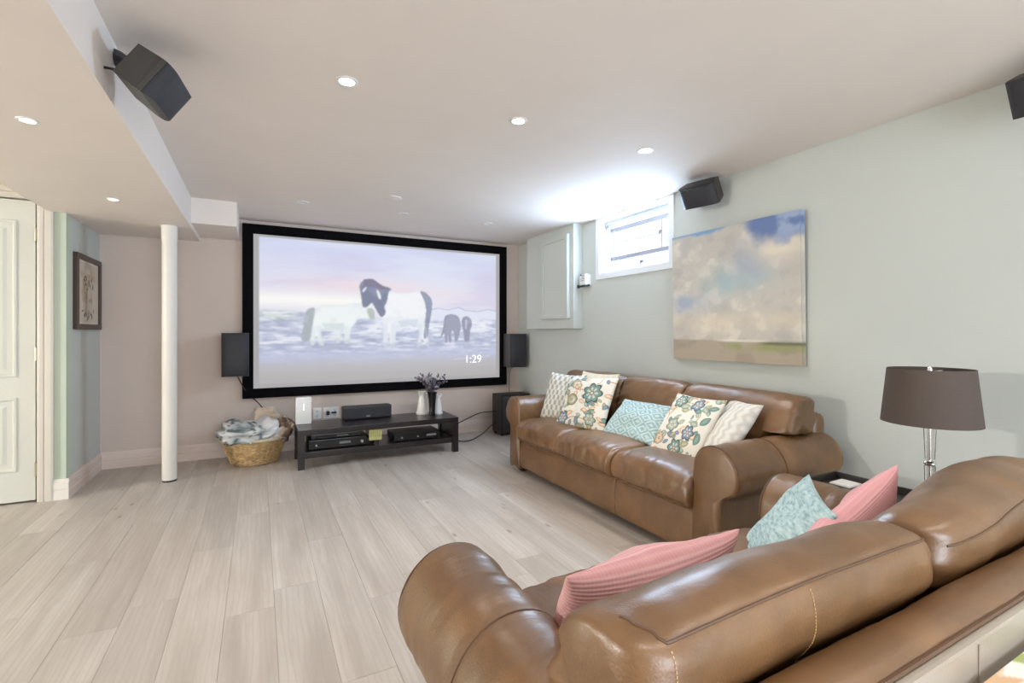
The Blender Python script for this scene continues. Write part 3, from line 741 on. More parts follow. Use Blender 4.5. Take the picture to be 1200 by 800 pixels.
def paint_clouds(U, V):
    img = np.zeros(U.shape + (3,)); P = np.stack([U * 2.2, V * 2.6, U * 0 + 1], -1)
    n = fbm(P, 1.3, 5); n2 = fbm(P, 3.0, 5, 40); n5 = fbm(np.stack([U * 3 + V, V * 3 - U, U * 0], -1), 4.0, 4, 9)
    img[:] = (192, 187, 178)
    blend(img, ss(-0.05, 0.35, n) * 0.8, (214, 205, 190)); blend(img, ss(0.0, 0.4, n2) * 0.6, (182, 178, 170))
    n6 = fbm(np.stack([U * 9 + V * 5, V * 12 - U * 6, U * 0 + 7], -1), 1.0, 4, 3); blend(img, ss(0.1, 0.45, n6) * 0.55, (226, 218, 204)); blend(img, ss(0.1, 0.45, -n6) * 0.45, (170, 166, 162))
    blend(img, np.exp(-((V - 0.60) / 0.10) ** 2 - ((U - 0.55) / 0.22) ** 2 + n5 * 0.8) * 0.85, (160, 182, 188))
    blend(img, np.exp(-((V - 0.44) / 0.07) ** 2 - ((U - 0.12) / 0.22) ** 2 + n5) * 0.9, (164, 174, 190))
    blend(img, np.exp(-((V - 0.72) / 0.14) ** 2 - ((U - 0.68) / 0.14) ** 2 + n5) * 0.7, (165, 172, 186))
    blend(img, np.exp(-((V - 0.8) / 0.10) ** 2 - ((U - 0.86) / 0.14) ** 2 + n2), (222, 212, 196))
    blend(img, np.exp(-((V - 0.30) / 0.05) ** 2 + n2) * 0.5, (214, 202, 180))
    blue = ss(0.10, -0.02, 1.0 - V - 0.12 * ss(0.60, 0.72, U) + 0.0 + 0.07 * n5 + 0.02 * (U < 0.3))
    blend(img, blue * (ss(0.58, 0.70, U)), (104, 124, 170)); blend(img, blue * ss(0.58, 0.7, U) * ss(0.0, 0.3, n2), (156, 172, 202))
    blend(img, ss(0.965, 0.99, V + 0.03 * n5) * (1 - ss(0.4, 0.6, U)) * 0.8, (120, 158, 200))
    land = 1 - ss(0.155, 0.17, V + 0.01 * n2 + 0.02 * U)
    blend(img, land, (172, 161, 144)); blend(img, land * ss(-0.1, 0.3, n2) * 0.5, (148, 138, 124))
    blend(img, land * np.exp(-((V - 0.115) / 0.03) ** 2) * ss(0.4, 0.6, U) * (0.6 + n5), (146, 152, 104))
    blend(img, np.exp(-((V - 0.14) / 0.012) ** 2) * ss(0.68, 0.8, U) * 0.8, (92, 98, 74))
    blend(img, np.exp(-((V - 0.155) / 0.008) ** 2) * ss(0.35, 0.5, U) * (1 - ss(0.7, 0.85, U)) * 0.8, (228, 222, 210))
    return img
cv = thing('canvas_painting', 'large unframed canvas of a cloudy sky over a flat beach, above the far sofa', 'painting', (2.905, 2.287, 1.0))
cv.rotation_euler = (0, R(-1.2), 0)
M['canvas'] = painted('oil_canvas', 0.6, bump=0.2)
CW, CH, CD = 1.02, 0.945, 0.038
picture_grid('painted_front', M['canvas'], cv, CW, CH, 170, 160, paint_clouds, to3=lambda a, c: (-0.0005, -a, c))
picture_grid('painted_edge', M['canvas'], cv, CD, CH, 4, 160, lambda U, V: paint_clouds(U * 0.04 + 0.955, V), to3=lambda a, c: (a + CD / 2, -CW / 2 - 0.0008, c))
G().box(0, CD, -CW / 2, CW / 2, 0, CH, 0.002).build('stretcher', plain('painted_canvas_edge', lin(186, 176, 156), 0.8, 0, 0.2, 8), cv)

def paint_sketch(U, V):
    img = np.zeros(U.shape + (3,)); img[:] = (206, 196, 180)
    P = np.stack([U * 4, V * 5, U * 0], -1); n = fbm(P, 1.5, 4)
    blend(img, np.exp(-((U - 0.5) / 0.28) ** 2 - ((V - 0.72) / 0.2) ** 2) * ss(-0.1, 0.3, n) * 0.9, (176, 136, 104))
    blend(img, np.exp(-((U - 0.5) / 0.25) ** 2 - ((V - 0.45) / 0.3) ** 2) * ss(0.0, 0.3, n) * 0.7, (160, 134, 112))
    r = np.random.RandomState(3)
    for k in range(26):
        x, y, a = r.uniform(0.2, 0.8), r.choice([r.uniform(0.08, 0.25), r.uniform(0.55, 0.75)]), r.uniform(0, 3)
        blend(img, leaf_mask(U, V, x, y, a, 0.05, 0.014) * 0.85, (66, 58, 52))
    for k in range(14):
        x = r.uniform(0.3, 0.7); blend(img, line_mask(U, V, [(x, 0.12), (x + r.uniform(-.1, .1), 0.5), (x + r.uniform(-.2, .2), 0.8)], 0.006) * 0.5, (120, 96, 78))
    blend(img, (np.abs(U - 0.5) > 0.47) | (np.abs(V - 0.5) > 0.47), (222, 214, 200))
    return img
fp = thing('framed_print', 'dark framed cream print with brown brushwork on the narrow blue wall by the door', 'picture', (XL, 5.065, 1.228))
FW, FH = 0.63, 0.585
M['frame_wood'] = plain('walnut_frame', lin(66, 46, 36), 0.4, 0, 0.2, 20)
for (a0, a1, c0, c1) in ((-FW / 2, FW / 2, 0, 0.042), (-FW / 2, FW / 2, FH - 0.042, FH), (-FW / 2, -FW / 2 + 0.042, 0.042, FH - 0.042), (FW / 2 - 0.042, FW / 2, 0.042, FH - 0.042)):
    G().box(0, 0.03, a0, a1, c0, c1, 0.004).build('frame_side', M['frame_wood'], fp)
picture_grid('print_sheet', painted('print_paper', 0.5), fp, FW - 0.08, FH - 0.08, 110, 110, paint_sketch, to3=lambda a, c: (0.014, a, c + 0.04))

# outlets on the screen wall
def outlet(label, x, n):
    t = thing('wall_outlet', label, 'outlet', (x, YB, 0.30))
    w = 0.04 * n + 0.0
    G().box(-w, w, -0.007, 0, 0, 0.115, 0.003).build('cover_plate', M['plastic_white'], t)
    for k in range(n):
        cx = (k - (n - 1) / 2) * 0.07
        for z in (0.032, 0.082):
            g = G()
            g.box(cx - 0.009, cx - 0.006, -0.0085, -0.006, z - 0.006, z + 0.008).box(cx + 0.006, cx + 0.009, -0.0085, -0.006, z - 0.006, z + 0.008).box(cx - 0.003, cx + 0.003, -0.0085, -0.006, z - 0.014, z - 0.008)
            g.build('socket', M['black'], t)['kind'] = 'stuff'
    return t
outlet('single white wall outlet above the console, next to the white router', 0.545, 1)
t = outlet('double white wall outlet with plugs, beside the centre speaker', 0.685, 2)
G().box(-0.05, -0.02, -0.035, -0.005, 0.035, 0.075, 0.004).build('plug', M['black'], t)
G().box(0.0, 0.05, -0.03, -0.005, 0.05, 0.065, 0.004).build('plug', M['black'], t)

# ------------------------------------------------------------------ media console and what it carries
mc = thing('media_console', 'low espresso media console with open shelves under the screen', 'media console', (1.05, 4.60, 0))
G().box(-0.745, 0.745, 0, 0.48, 0.300, 0.348, 0.003).build('top', M['espresso'], mc)
G().box(-0.69, 0.69, 0.012, 0.47, 0.095, 0.147, 0.003).build('shelf', M['espresso'], mc)
for sx in (-1, 1):
    for y in (0.0, 0.425):
        G().box(sx * 0.7175 - 0.0275, sx * 0.7175 + 0.0275, y, y + 0.055, 0, 0.300, 0.002).build('leg', M['espresso'], mc)
    G().box(sx * 0.7175 - 0.012, sx * 0.7175 + 0.012, 0.055, 0.425, 0.11, 0.300).build('side_panel', M['espresso'], mc)
G().box(-0.085, -0.045, 0.02, 0.46, 0.147, 0.300, 0.002).build('divider', M['espresso'], mc)

def av_box(name, label, x0, x1, y0, z0, hh, d, cat, knobs, disp):
    t = thing(name, label, cat, ((x0 + x1) / 2, y0, z0)); w = (x1 - x0) / 2
    G().box(-w, w, 0.008, d, 0.008, hh, 0.003).build('case', M['black'], t)
    G().box(-w, w, 0, 0.010, 0.008, hh, 0.002).build('front_panel', M['gloss_black'], t)
    for kx, kr in knobs:
        G().lathe([(0.001, 0.018), (kr, 0.018), (kr * 1.05, 0)], 20).build('dial', M['silver'], t, True, loc=(kx, 0.001, hh * 0.5), rot=(R(90), 0, 0))
    G().box(disp - 0.05, disp + 0.05, -0.0015, 0.001, hh * 0.42, hh * 0.68).build('display', plain('dim_display_' + name, lin(120, 124, 126), 0.3), t)
    for sx in (-w + 0.03, w - 0.03):
        for y in (0.03, d - 0.03): G().lathe([(0.012, 0), (0.012, 0.009)], 10, (sx, y, 0)).build('foot', M['rubber'], t)
    return t
av_box('av_receiver', 'black receiver in the console compartment under the router, lower of two boxes', 0.40, 0.92, 4.68, 0.147, 0.085, 0.32, 'receiver', [(-0.2, 0.008), (0.2, 0.012)], 0.05)
av_box('disc_player', 'slim black disc player lying on top of the receiver in the console', 0.42, 0.86, 4.70, 0.232, 0.045, 0.28, 'disc player', [], 0.05)
av_box('set_top_box', 'black box with small silver lights in the console compartment below the vase', 1.16, 1.62, 4.66, 0.147, 0.075, 0.30, 'set-top box', [(-0.16, 0.008), (0.0, 0.007)], 0.14)
G_ = G().box(0.915, 1.03, 4.605, 4.620, 0.200, 0.302, 0.001)
nt = thing('paper_note', 'pale green paper card stuck on the console divider', 'note', (0.972, 4.62, 0.198))
G().box(-0.058, 0.058, -0.006, 0.0, 0, 0.101, 0.001).build('card', plain('pale_green_card', lin(178, 176, 118), 0.8, 0, 0.15, 40), nt)
g = G()
for k in range(5): g.box(-0.045 + k * 0.02, -0.038 + k * 0.02, -0.007, -0.0055, 0.03, 0.085)
g.build('printed_bars', plain('olive_print', lin(146, 146, 92), 0.8), nt)

rt = thing('router', 'white upright router on the console end beside the basket', 'router', (0.375, 4.95, 0.348))
G().box(-0.068, 0.068, -0.035, 0.035, 0, 0.25, 0.010).build('case', M['plastic_white'], rt, True)
G().box(-0.004, 0.004, -0.037, -0.034, 0.13, 0.185, 0.001).build('status_light', emit('router_light', (1, 1, 1, 1), 1.2), rt)

cs = thing('center_speaker', 'long black centre speaker lying on the console under the screen', 'speaker', (0.965, 4.93, 0.348))
G().box(-0.235, 0.235, 0, 0.14, 0.004, 0.125, 0.012).build('cabinet', M['black'], cs, True)
G().box(-0.225, 0.225, -0.012, 0.004, 0.010, 0.118, 0.006).build('grille', M['grille'], cs)
G().box(-0.018, 0.018, -0.015, -0.011, 0.026, 0.034, 0.001).build('badge', M['silver'], cs)

def jug(label, loc, k, rz, hk=1.0):
    t = thing('ceramic_jug', label, 'jug', loc, rz, 'white jugs on the console')
    prof = [(0.001, 0.0), (0.062, 0.0), (0.066, 0.008), (0.066, 0.022), (0.060, 0.028), (0.054, 0.07), (0.044, 0.13), (0.036, 0.175), (0.033, 0.20), (0.037, 0.222), (0.042, 0.235), (0.039, 0.236), (0.030, 0.205), (0.028, 0.16)]
    G().lathe([(r * k, z * hk) for r, z in prof], 32, cap=False).build('body', M['ceramic'], t, True)
    G().tube(spline([(0.034 * k, 0, 0.205 * hk), (0.075 * k, 0, 0.21 * hk), (0.085 * k, 0, 0.15 * hk), (0.053 * k, 0, 0.075 * hk)], 18, False), 0.007 * k, 8).build('handle', M['ceramic'], t, True)
    G().tube([(-0.034 * k, 0, 0.205 * hk), (-0.055 * k, 0, 0.245 * hk)], [0.018 * k, 0.008 * k]).build('spout', M['ceramic'], t, True)
    return t
jug('white ceramic jug on the console, to the left of the dark vase', (1.525, 4.945, 0.348), 1.0, R(30))
jug('white ceramic jug on the console, to the right of the dark vase', (1.668, 4.87, 0.348), 0.80, R(200), 0.86)
vs = tag(G().lathe([(0.001, 0), (0.030, 0), (0.032, 0.01), (0.030, 0.05), (0.034, 0.12), (0.046, 0.22), (0.052, 0.245), (0.049, 0.245), (0.040, 0.2), (0.02, 0.05)], 28, cap=False).build('vase', M['gloss_black'], None, True, loc=(1.59, 4.82, 0.348)), 'slim black flared vase holding dried grey sprigs on the console', 'vase')
dfl = thing('dried_flowers', 'bunch of dusty grey purple sprigs standing in the black vase', 'dried flowers', (1.59, 4.82, 0.48))
M['sprig'] = [plain('grey_sprig', lin(118, 112, 120), 0.8, 0, 0.25, 40), plain('dusk_sprig', lin(92, 84, 98), 0.8, 0, 0.25, 40), plain('pale_sprig', lin(160, 152, 156), 0.8, 0, 0.2, 40)]
r = np.random.RandomState(11)
for k in range(20):
    a = r.uniform(0, 2 * PI); s = r.uniform(0.25, 1.0); top = Vector((math.cos(a) * 0.16 * s, math.sin(a) * 0.12 * s, r.uniform(0.17, 0.285) + 0.03 * (1 - s)))
    pts = spline([Vector((0, 0, 0)), Vector((top.x * 0.15, top.y * 0.15, 0.10)), top * 0.6 + Vector((0, 0, 0.06)), top], 10, False)
    g = G().tube(pts, 0.0016, 5)
    for j in range(4, 10):
        p = Vector(pts[j])
        for q in range(3):
            d = Vector((r.normal(), r.normal(), r.normal() * 0.6 + 0.4)).normalized(); n_ = d.orthogonal().normalized(); L = r.uniform(0.022, 0.042)
            m_ = p + d * L * 0.5
            g.add([p, m_ + n_ * L * 0.38, p + d * L, m_ - n_ * L * 0.38], [(0, 1, 2, 3)])
    g.build('sprig', M['sprig'][k % 3], dfl)

# ------------------------------------------------------------------ basket with throws
bk = thing('wicker_basket', 'honey wicker laundry basket on the floor beside the console', 'basket', (-0.03, 5.10, 0))
BH = 0.235
def brad(z): return 0.165 + 0.085 * (z / BH) ** 0.9
g = G(); NS = 40
for k in range(15):
    z = 0.012 + k * 0.0148; ph = (k % 2) * PI
    pts = []
    for j in range(NS * 4):
        a = 2 * PI * j / (NS * 4); rr = brad(z) + 0.005 * math.cos(NS / 2 * a + ph)
        pts.append((rr * 1.08 * math.cos(a), rr * 0.92 * math.sin(a), z + 0.002 * math.sin(3 * a + k)))
    g.tube(pts, 0.0078, 5, True)
o = g.build('weave', M['wicker'], bk, True); o['kind'] = 'stuff'
g = G()
for j in range(NS):
    a = 2 * PI * (j + 0.0) / NS
    g.tube([(brad(z) * 1.08 * math.cos(a), brad(z) * 0.92 * math.sin(a), z) for z in (0.005, 0.08, 0.16, BH)], 0.006, 6)
o = g.build('stakes', M['wicker'], bk, True); o['kind'] = 'stuff'
G().lathe([(0.001, 0.004), (0.165, 0.004), (0.165, 0.012), (0.001, 0.012)], 40, sx=1.08, sy=0.92, cap=False).build('base', M['wicker'], bk, True)
g = G()
for ph in (0, 2.1, 4.2):
    g.tube([((brad(BH) + 0.004 + 0.007 * math.cos(26 * a + ph)) * 1.08 * math.cos(a), (brad(BH) + 0.004 + 0.007 * math.cos(26 * a + ph)) * 0.92 * math.sin(a), BH + 0.007 * math.sin(26 * a + ph)) for a in np.linspace(0, 2 * PI, 200, endpoint=False)], 0.0075, 5, True)
g.build('braided_rim', plain('pale_wicker', lin(206, 194, 166), 0.5, 0, 0.2, 30), bk, True)

def throw(name, label, mat, c, size, seed, rot=(0, 0, 0), amp=0.35, cat='throw', paint=None):
    """a bundled, folded throw: a lumpy pillow of cloth with fold creases"""
    n = 64; th = np.linspace(0, 2 * PI, n, endpoint=False); ph = np.linspace(-PI / 2, PI / 2, 36)
    sg = lambda x, e: np.sign(x) * np.abs(x) ** e
    rings = [[(sg(math.cos(p), 0.6) * sg(math.cos(a), 0.6), sg(math.cos(p), 0.6) * sg(math.sin(a), 0.6), sg(math.sin(p), 0.7)) for a in th] for p in ph]
    V, F = loft_rings(rings); V = np.array(V)
    nz = fbm(V * np.array([1.2, 1.2, 3.0]), 1.3, 4, seed * 7.7)
    fold = np.sin(V[:, 2] * 9 + 3 * vnoise(V, 1.6, seed)) * 0.05
    V = V * (1 + amp * nz + fold)[:, None] * np.array(size)
    o = soft_obj(name, V, F, mat, None, None, c, rot)
    if paint is not None: print_attr(o.data, paint(V))
    return tag(o, label, cat, 'throws heaped in the basket')
def paint_leafthrow(V):
    n = fbm(V * np.array([42, 16, 42]), 1.0, 3, 4); n2 = fbm(V, 14, 2, 8)
    img = np.zeros((len(V), 3)); img[:] = (200, 202, 200)
    m = ss(0.02, 0.16, n + 0.25 * n2)[:, None]; img = img * (1 - m) + np.array([86, 96, 96]) * m
    m = ss(0.1, 0.3, n2)[:, None] * 0.6; return img * (1 - m) + np.array([150, 158, 156]) * m
throw('folded_throw', 'grey and white leaf print throw draped over the basket rim on its wall side', painted('leaf_print_throw', 0.95), (-0.125, 5.07, 0.285), (0.185, 0.215, 0.095), 1, (0, R(8), 0), 0.4, paint=paint_leafthrow)
throw('folded_throw', 'plain pale grey folded throw in the middle of the basket', plain('pale_grey_fleece', lin(208, 208, 208), 0.95, 0, 0.05, 40, 0.5, 300, 0.1), (0.055, 5.06, 0.30), (0.115, 0.15, 0.085), 2, (R(10), R(-16), R(20)), 0.35)
throw('folded_throw', 'beige throw standing up at the back of the basket', plain('beige_fleece', lin(200, 184, 166), 0.95, 0, 0.06, 40, 0.5, 300, 0.1), (0.075, 5.22, 0.36), (0.105, 0.075, 0.125), 3, (0, R(-6), 0), 0.3)
def paint_brown(V):
    n = fbm(V * np.array([30, 30, 8]), 1.0, 3, 2); img = np.zeros((len(V), 3)); img[:] = (176, 158, 140)
    m = ss(0.0, 0.15, n)[:, None]; img = img * (1 - m) + np.array([104, 84, 70]) * m
    m = ss(0.05, 0.25, -n)[:, None]; return img * (1 - m) + np.array([212, 202, 190]) * m
throw('folded_throw', 'brown and cream patterned throw hanging over the basket rim toward the console', painted('brown_pattern_throw', 0.95), (0.20, 5.10, 0.285), (0.085, 0.15, 0.115), 4, (0, R(30), 0), 0.35, paint=paint_brown)

# ------------------------------------------------------------------ sofas
def leather_disp(seed, amp=1.0):
    def f(P, N):
        return amp * (0.006 * fbm(P, 5.0, 3, seed) + 0.0022 * fbm(P, 26.0, 3, seed + 5))
    return f

def arm_profile():
    # inner edge at x=0, outwards +x, rounded roll on a straight post
    return [(0.0, 0.055), (0.0, 0.30), (-0.002, 0.50), (0.012, 0.575), (0.055, 0.625), (0.115, 0.645), (0.180, 0.634), (0.232, 0.592), (0.262, 0.530), (0.262, 0.468), (0.236, 0.426), (0.20, 0.412), (0.172, 0.385), (0.168, 0.30), (0.168, 0.055), (0.085, 0.055)]
def make_sofa(name, label, loc, rz, n, inner, seed, group):
    t = thing(name, label, 'sofa', loc, rz, group)
    D = 0.92; hi = inner / 2; lm = M['leather']
    # hidden base, front apron
    G().box(-hi - 0.15, hi + 0.15, 0.03, D - 0.05, 0.055, 0.27, 0.01).build('base_frame', lm, t)
    V, F = [], []
    pr = spline([(D - 0.055, 0.06), (D - 0.02, 0.06), (D - 0.008, 0.09), (D - 0.004, 0.17), (D - 0.012, 0.27), (D - 0.03, 0.295), (D - 0.055, 0.29)], 36)
    parts = [(-hi + 0.002, -hi + inner / 3 * (1 if n == 3 else 1.5) - 0.002), (-hi + inner / 3 * (1 if n == 3 else 1.5) + 0.002, hi - 0.002)] if n == 3 else [(-hi + 0.002, -0.002), (0.002, hi - 0.002)]
    for (a, c) in parts:
        rings = []
        L = c - a
        for s in np.concatenate([np.linspace(0, 0.012, 5), np.linspace(0.03, L - 0.03, 40), np.linspace(L - 0.012, L, 5)]):
            e = min(s, L - s); k = 0.010 * (1 - math.sqrt(max(0, 1 - (1 - min(e / 0.012, 1)) ** 2)))
            q = pr.copy(); cen = q.mean(0); q = cen + (q - cen) * (1 - k / 0.1); rings.append(np.column_stack([np.full(len(q), a + s), q[:, 0], q[:, 1]]))
        V, F = loft_rings(rings); soft_obj('front_apron', V, F, lm, t, leather_disp(seed + a, 0.6))
    # rolled back frame
    bp = spline([(0.034, 0.06), (0.034, 0.40), (0.034, 0.66), (0.036, 0.71), (0.046, 0.738), (0.07, 0.748), (0.10, 0.744), (0.13, 0.722), (0.148, 0.66), (0.155, 0.40), (0.155, 0.06), (0.09, 0.06)], 80)
    hw = hi + 0.16; rings = []
    for s in np.concatenate([np.linspace(-hw, -hw + 0.05, 8), np.linspace(-hw + 0.08, hw - 0.08, 70), np.linspace(hw - 0.05, hw, 8)]):
        e = hw - abs(s); k = 1 - math.sqrt(max(0, 1 - (1 - min(e / 0.05, 1)) ** 2))
        q = bp.copy(); q = np.array([0.075, 0.35]) + (q - np.array([0.075, 0.35])) * np.array([1 - 0.5 * k, 1 - 0.10 * k]); rings.append(np.column_stack([np.full(len(q), s), q[:, 0], q[:, 1]]))
    V, F = loft_rings(rings); bf = soft_obj('back_frame', V, F, lm, t, leather_disp(seed + 2, 0.7))
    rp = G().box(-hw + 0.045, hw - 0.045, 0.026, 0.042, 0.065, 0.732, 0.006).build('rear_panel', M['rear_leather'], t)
    g = G().tube([(x_, 0.041, 0.7345) for x_ in np.linspace(-hw + 0.03, hw - 0.03, 30)], 0.004, 6)
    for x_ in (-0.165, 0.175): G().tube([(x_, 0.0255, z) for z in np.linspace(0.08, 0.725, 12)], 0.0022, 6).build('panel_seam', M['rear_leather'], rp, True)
    g.build('rear_welt', M['seam'], bf, True)
    # arms
    ap = spline(arm_profile(), 72)
    for sx in (-1, 1):
        rings = []
        ys = np.concatenate([np.linspace(0.0, 0.14, 14), np.linspace(0.16, D - 0.035, 60), np.linspace(D - 0.03, D, 8)])
        for y in ys:
            kf = 1 - math.sqrt(max(0, 1 - (1 - min((D - y) / 0.028, 1)) ** 2)); kb = 1 - math.sqrt(max(0, 1 - (1 - min(y / 0.11, 1)) ** 2))
            q = ap.copy(); top = np.clip((q[:, 1] - 0.30) / 0.15, 0, 1)[:, None]
            c_ = np.array([0.115, 0.50]); full = q + (c_ - q) * (0.13 * kf + 0.36 * kb)
            q = q * (1 - top) + full * top
            rings.append(np.column_stack([sx * (hi + q[:, 0]), np.full(len(q), y), q[:, 1]]))
        V, F = loft_rings(rings)
        def ad(P, N, sd=seed + sx):
            w = np.clip((P[:, 2] - 0.42) / 0.1, 0, 1) * np.clip((D - 0.03 - P[:, 1]) / 0.05, 0, 1) * np.clip(P[:, 1] / 0.1, 0, 1)
            rip = fbm(np.stack([P[:, 0] * 5, P[:, 1] * 34 + 1.5 * vnoise(P, 7, 3), P[:, 2] * 5], -1), 1.0, 2, sd * 3)
            return 0.0065 * rip * w + 0.005 * fbm(P, 4.5, 2, sd) * np.clip((P[:, 2] - 0.3) / 0.1, 0, 1) + 0.001 * fbm(P, 30, 2, sd)
        ar = soft_obj('arm', V, F, M['leather_arm'], t, ad)
        g = G()
        roll = [i for i in range(len(ap)) if ap[i, 1] > 0.33]
        k0 = 0.115
        ring_at = lambda y, gro, lo: [(sx * (hi + k0 + (p[0] - k0) * gro), y, 0.50 + (p[1] - 0.50) * gro) for p in ap if p[1] > lo]
        g.tube(ring_at(D - 0.012, 1.0 - 0.13 * (1 - math.sqrt(1 - (1 - 0.012 / 0.028) ** 2)) + 0.004, 0.30), 0.0036, 6)
        g.build('arm_welt', M['seam'], ar, True)
        G().tube(ring_at(D * 0.60, 1.006, 0.42), 0.0020, 6).build('arm_seam', M['seam'], ar, True)
    # seat cushions
    w = inner / n
    sp = spline([(0.30, 0.30), (0.60, 0.285), (0.86, 0.285), (0.925, 0.292), (0.955, 0.325), (0.962, 0.375), (0.948, 0.425), (0.90, 0.458), (0.80, 0.470), (0.60, 0.472), (0.40, 0.462), (0.30, 0.45)], 84)
    for i in range(n):
        a = -hi + i * w + 0.003; L = w - 0.006; rings = []
        for s in np.concatenate([np.linspace(0, 0.045, 12), np.linspace(0.06, L - 0.06, 44), np.linspace(L - 0.045, L, 12)]):
            e = min(s, L - s); k = 1 - math.sqrt(max(0, 1 - (1 - min(e / 0.045, 1)) ** 2))
            q = sp.copy(); cen = np.array([0.62, 0.378]); hump = 0.022 * math.sin(PI * s / L)
            q = cen + (q - cen) * np.array([1 - 0.05 * k, 1 - 0.36 * k]); q[:, 1] += hump * (q[:, 1] > 0.38)
            rings.append(np.column_stack([np.full(len(q), a + s), q[:, 0], q[:, 1]]))
        V, F = loft_rings(rings)
        def sd_(P, N, sd=seed + i * 3.1):
            fm = np.clip((P[:, 1] - 0.80) / 0.12, 0, 1)
            pl = fbm(np.stack([P[:, 0] * 30 + 2 * vnoise(P, 9, 2), P[:, 1] * 5, P[:, 2] * 5], -1), 1.0, 3, sd)
            return 0.011 * pl * fm + 0.007 * fbm(P, 5, 3, sd) + 0.0015 * fbm(P, 28, 2, sd)
        sc = soft_obj('seat_cushion', V, F, M['leather_seat'], t, sd_)
        G().tube([(a + s, 0.957, 0.318) for s in np.linspace(0.03, L - 0.03, 30)], 0.003, 6).build('front_welt', M['seam'], sc, True)
    # back cushions: overhang the arms at the ends
    over = 0.19; W_ = inner + 2 * over; w = (W_) / n if n == 2 else None
    cuts = [-hi - over, 0, hi + over] if n == 2 else [-hi - over, -inner / 6, inner / 6, hi + over]
    full_ = [(0.225, 0.47), (0.20, 0.58), (0.172, 0.67), (0.136, 0.718), (0.124, 0.765), (0.138, 0.818), (0.185, 0.843), (0.245, 0.855), (0.305, 0.838), (0.355, 0.785), (0.392, 0.70), (0.405, 0.60), (0.395, 0.50), (0.35, 0.462), (0.28, 0.455)]
    flat_ = [(0.225, 0.47), (0.20, 0.58), (0.172, 0.67), (0.136, 0.718), (0.124, 0.763), (0.136, 0.814), (0.175, 0.828), (0.225, 0.826), (0.275, 0.800), (0.318, 0.748), (0.350, 0.68), (0.365, 0.59), (0.360, 0.50), (0.33, 0.462), (0.27, 0.455)]
    cps = [spline(flat_ if (n == 2 and i == 0) else full_, 96) for i in range(n)]; cflat, cfull = spline(flat_, 96), spline(full_, 96)
    for i in range(n):
        a, c = cuts[i] + 0.003, cuts[i + 1] - 0.003; L = c - a; rings = []
        out0, out1 = (i == 0), (i == n - 1); cp = cps[i]
        for s in np.concatenate([np.linspace(0, 0.12, 20), np.linspace(0.13, L - 0.13, 72), np.linspace(L - 0.12, L, 20)]):
            e = min(s, L - s); Re = 0.075 if ((s < L / 2 and out0) or (s >= L / 2 and out1)) else 0.085
            k = 1 - math.sqrt(max(0, 1 - (1 - min(e / Re, 1)) ** 2.4))
            q = cp.copy(); cen = np.array([0.262, 0.655])
            if n == 2 and i == 1: t_ = float(ss(0.15 * L, 0.72 * L, np.array(s))); q = cflat * (1 - t_) + cfull * t_
            q = cen + (q - cen) * np.array([1 - 0.40 * k, 1 - 0.12 * k])
            q[:, 1] += 0.010 * math.sin(PI * s / L) * (q[:, 1] > 0.7)
            xx = a + s; m_ = np.clip((abs(xx) - hi + 0.03) / 0.06, 0, 1); m_ = m_ * m_ * (3 - 2 * m_)
            zb = 0.46 + (0.652 - 0.46) * m_
            z = q[:, 1]; q[:, 1] = np.where(z < zb + 0.04, zb + 0.04 * np.exp((z - zb - 0.04) / 0.06), z) if m_ > 0 else z
            rings.append(np.column_stack([np.full(len(q), xx), q[:, 0], q[:, 1]]))
        V, F = loft_rings(rings)
        def bd(P, N, sd=seed + 11 + i * 2.3, a=a, c=c):
            e = np.minimum(P[:, 0] - a, c - P[:, 0]); em = np.clip(1 - e / 0.16, 0, 1)
            pl = fbm(np.stack([P[:, 0] * 7, P[:, 1] * 7, P[:, 2] * 26 + P[:, 0] * 8], -1), 1.0, 2, sd)
            return (0.024 if n == 3 else 0.014) * pl * em + 0.011 * fbm(P, 4.2, 3, sd) + 0.0034 * fbm(P * np.array([0.5, 1, 1.3]), 22, 3, sd)
        bc = soft_obj('back_cushion', V, F, lm, t, bd)
        # welt along the rear upper edge and down at the ends
        me = bc.data; nn = len(cp); m_r = len(rings)
        co = np.array([v_.co[:] for v_ in me.vertices]); nr = np.array([v_.normal[:] for v_ in me.vertices])
        j0 = int(np.argmin(np.hypot(cp[:, 0] - 0.143, cp[:, 1] - 0.818)))
        at = lambda q_, j, h_=0.0004: Vector(co[q_ * nn + j % nn] + nr[q_ * nn + j % nn] * h_)
        xs_ = [r_[0][0] for r_ in rings]
        ring_near = lambda x_: int(np.argmin(np.abs(np.array(xs_) - x_)))
        jc = int(np.argmax(cp[:, 1])); step = 1 if ((jc - j0) % nn) < nn / 2 else -1; jn = (jc - j0) % nn if step == 1 else (j0 - jc) % nn
        line = [at(q_, j0) for q_ in range(9 if out0 else 5, m_r - (11 if out1 else 5))]
        # from the welt's ends up to the crest, slanting outwards
        lead = [at(int(round(9 - 4 * k_ / jn)), j0 + step * k_) for k_ in range(jn, 0, -1)]
        tail_ = [at(int(round(m_r - 12 + 7 * k_ / jn)), j0 + step * k_) for k_ in range(1, jn + 1)]
        G().tube((lead if out0 else []) + line + (tail_ if out1 else []), 0.0022, 6).build('cushion_welt', M['seam'], bc, True)
        for x_ in ([a + 0.055] if i == 0 else []) + ([a + 0.34] if n == 2 and i == 0 else []):
            q_ = ring_near(x_); g = G()
            for k_ in range(1, 26):
                p_, p2_ = at(q_, j0 - step * k_), at(q_, j0 - step * (k_ + 1))
                if p2_.z < 0.66: break
                m2_ = p_.lerp(p2_, 0.5); g.tube([p_, p_.lerp(p2_, 0.28)], 0.0010, 5); g.tube([m2_, m2_.lerp(p2_, 0.56)], 0.0010, 5)
            o_ = g.build('stitching', M['stitch'], bc, True); o_['kind'] = 'stuff'
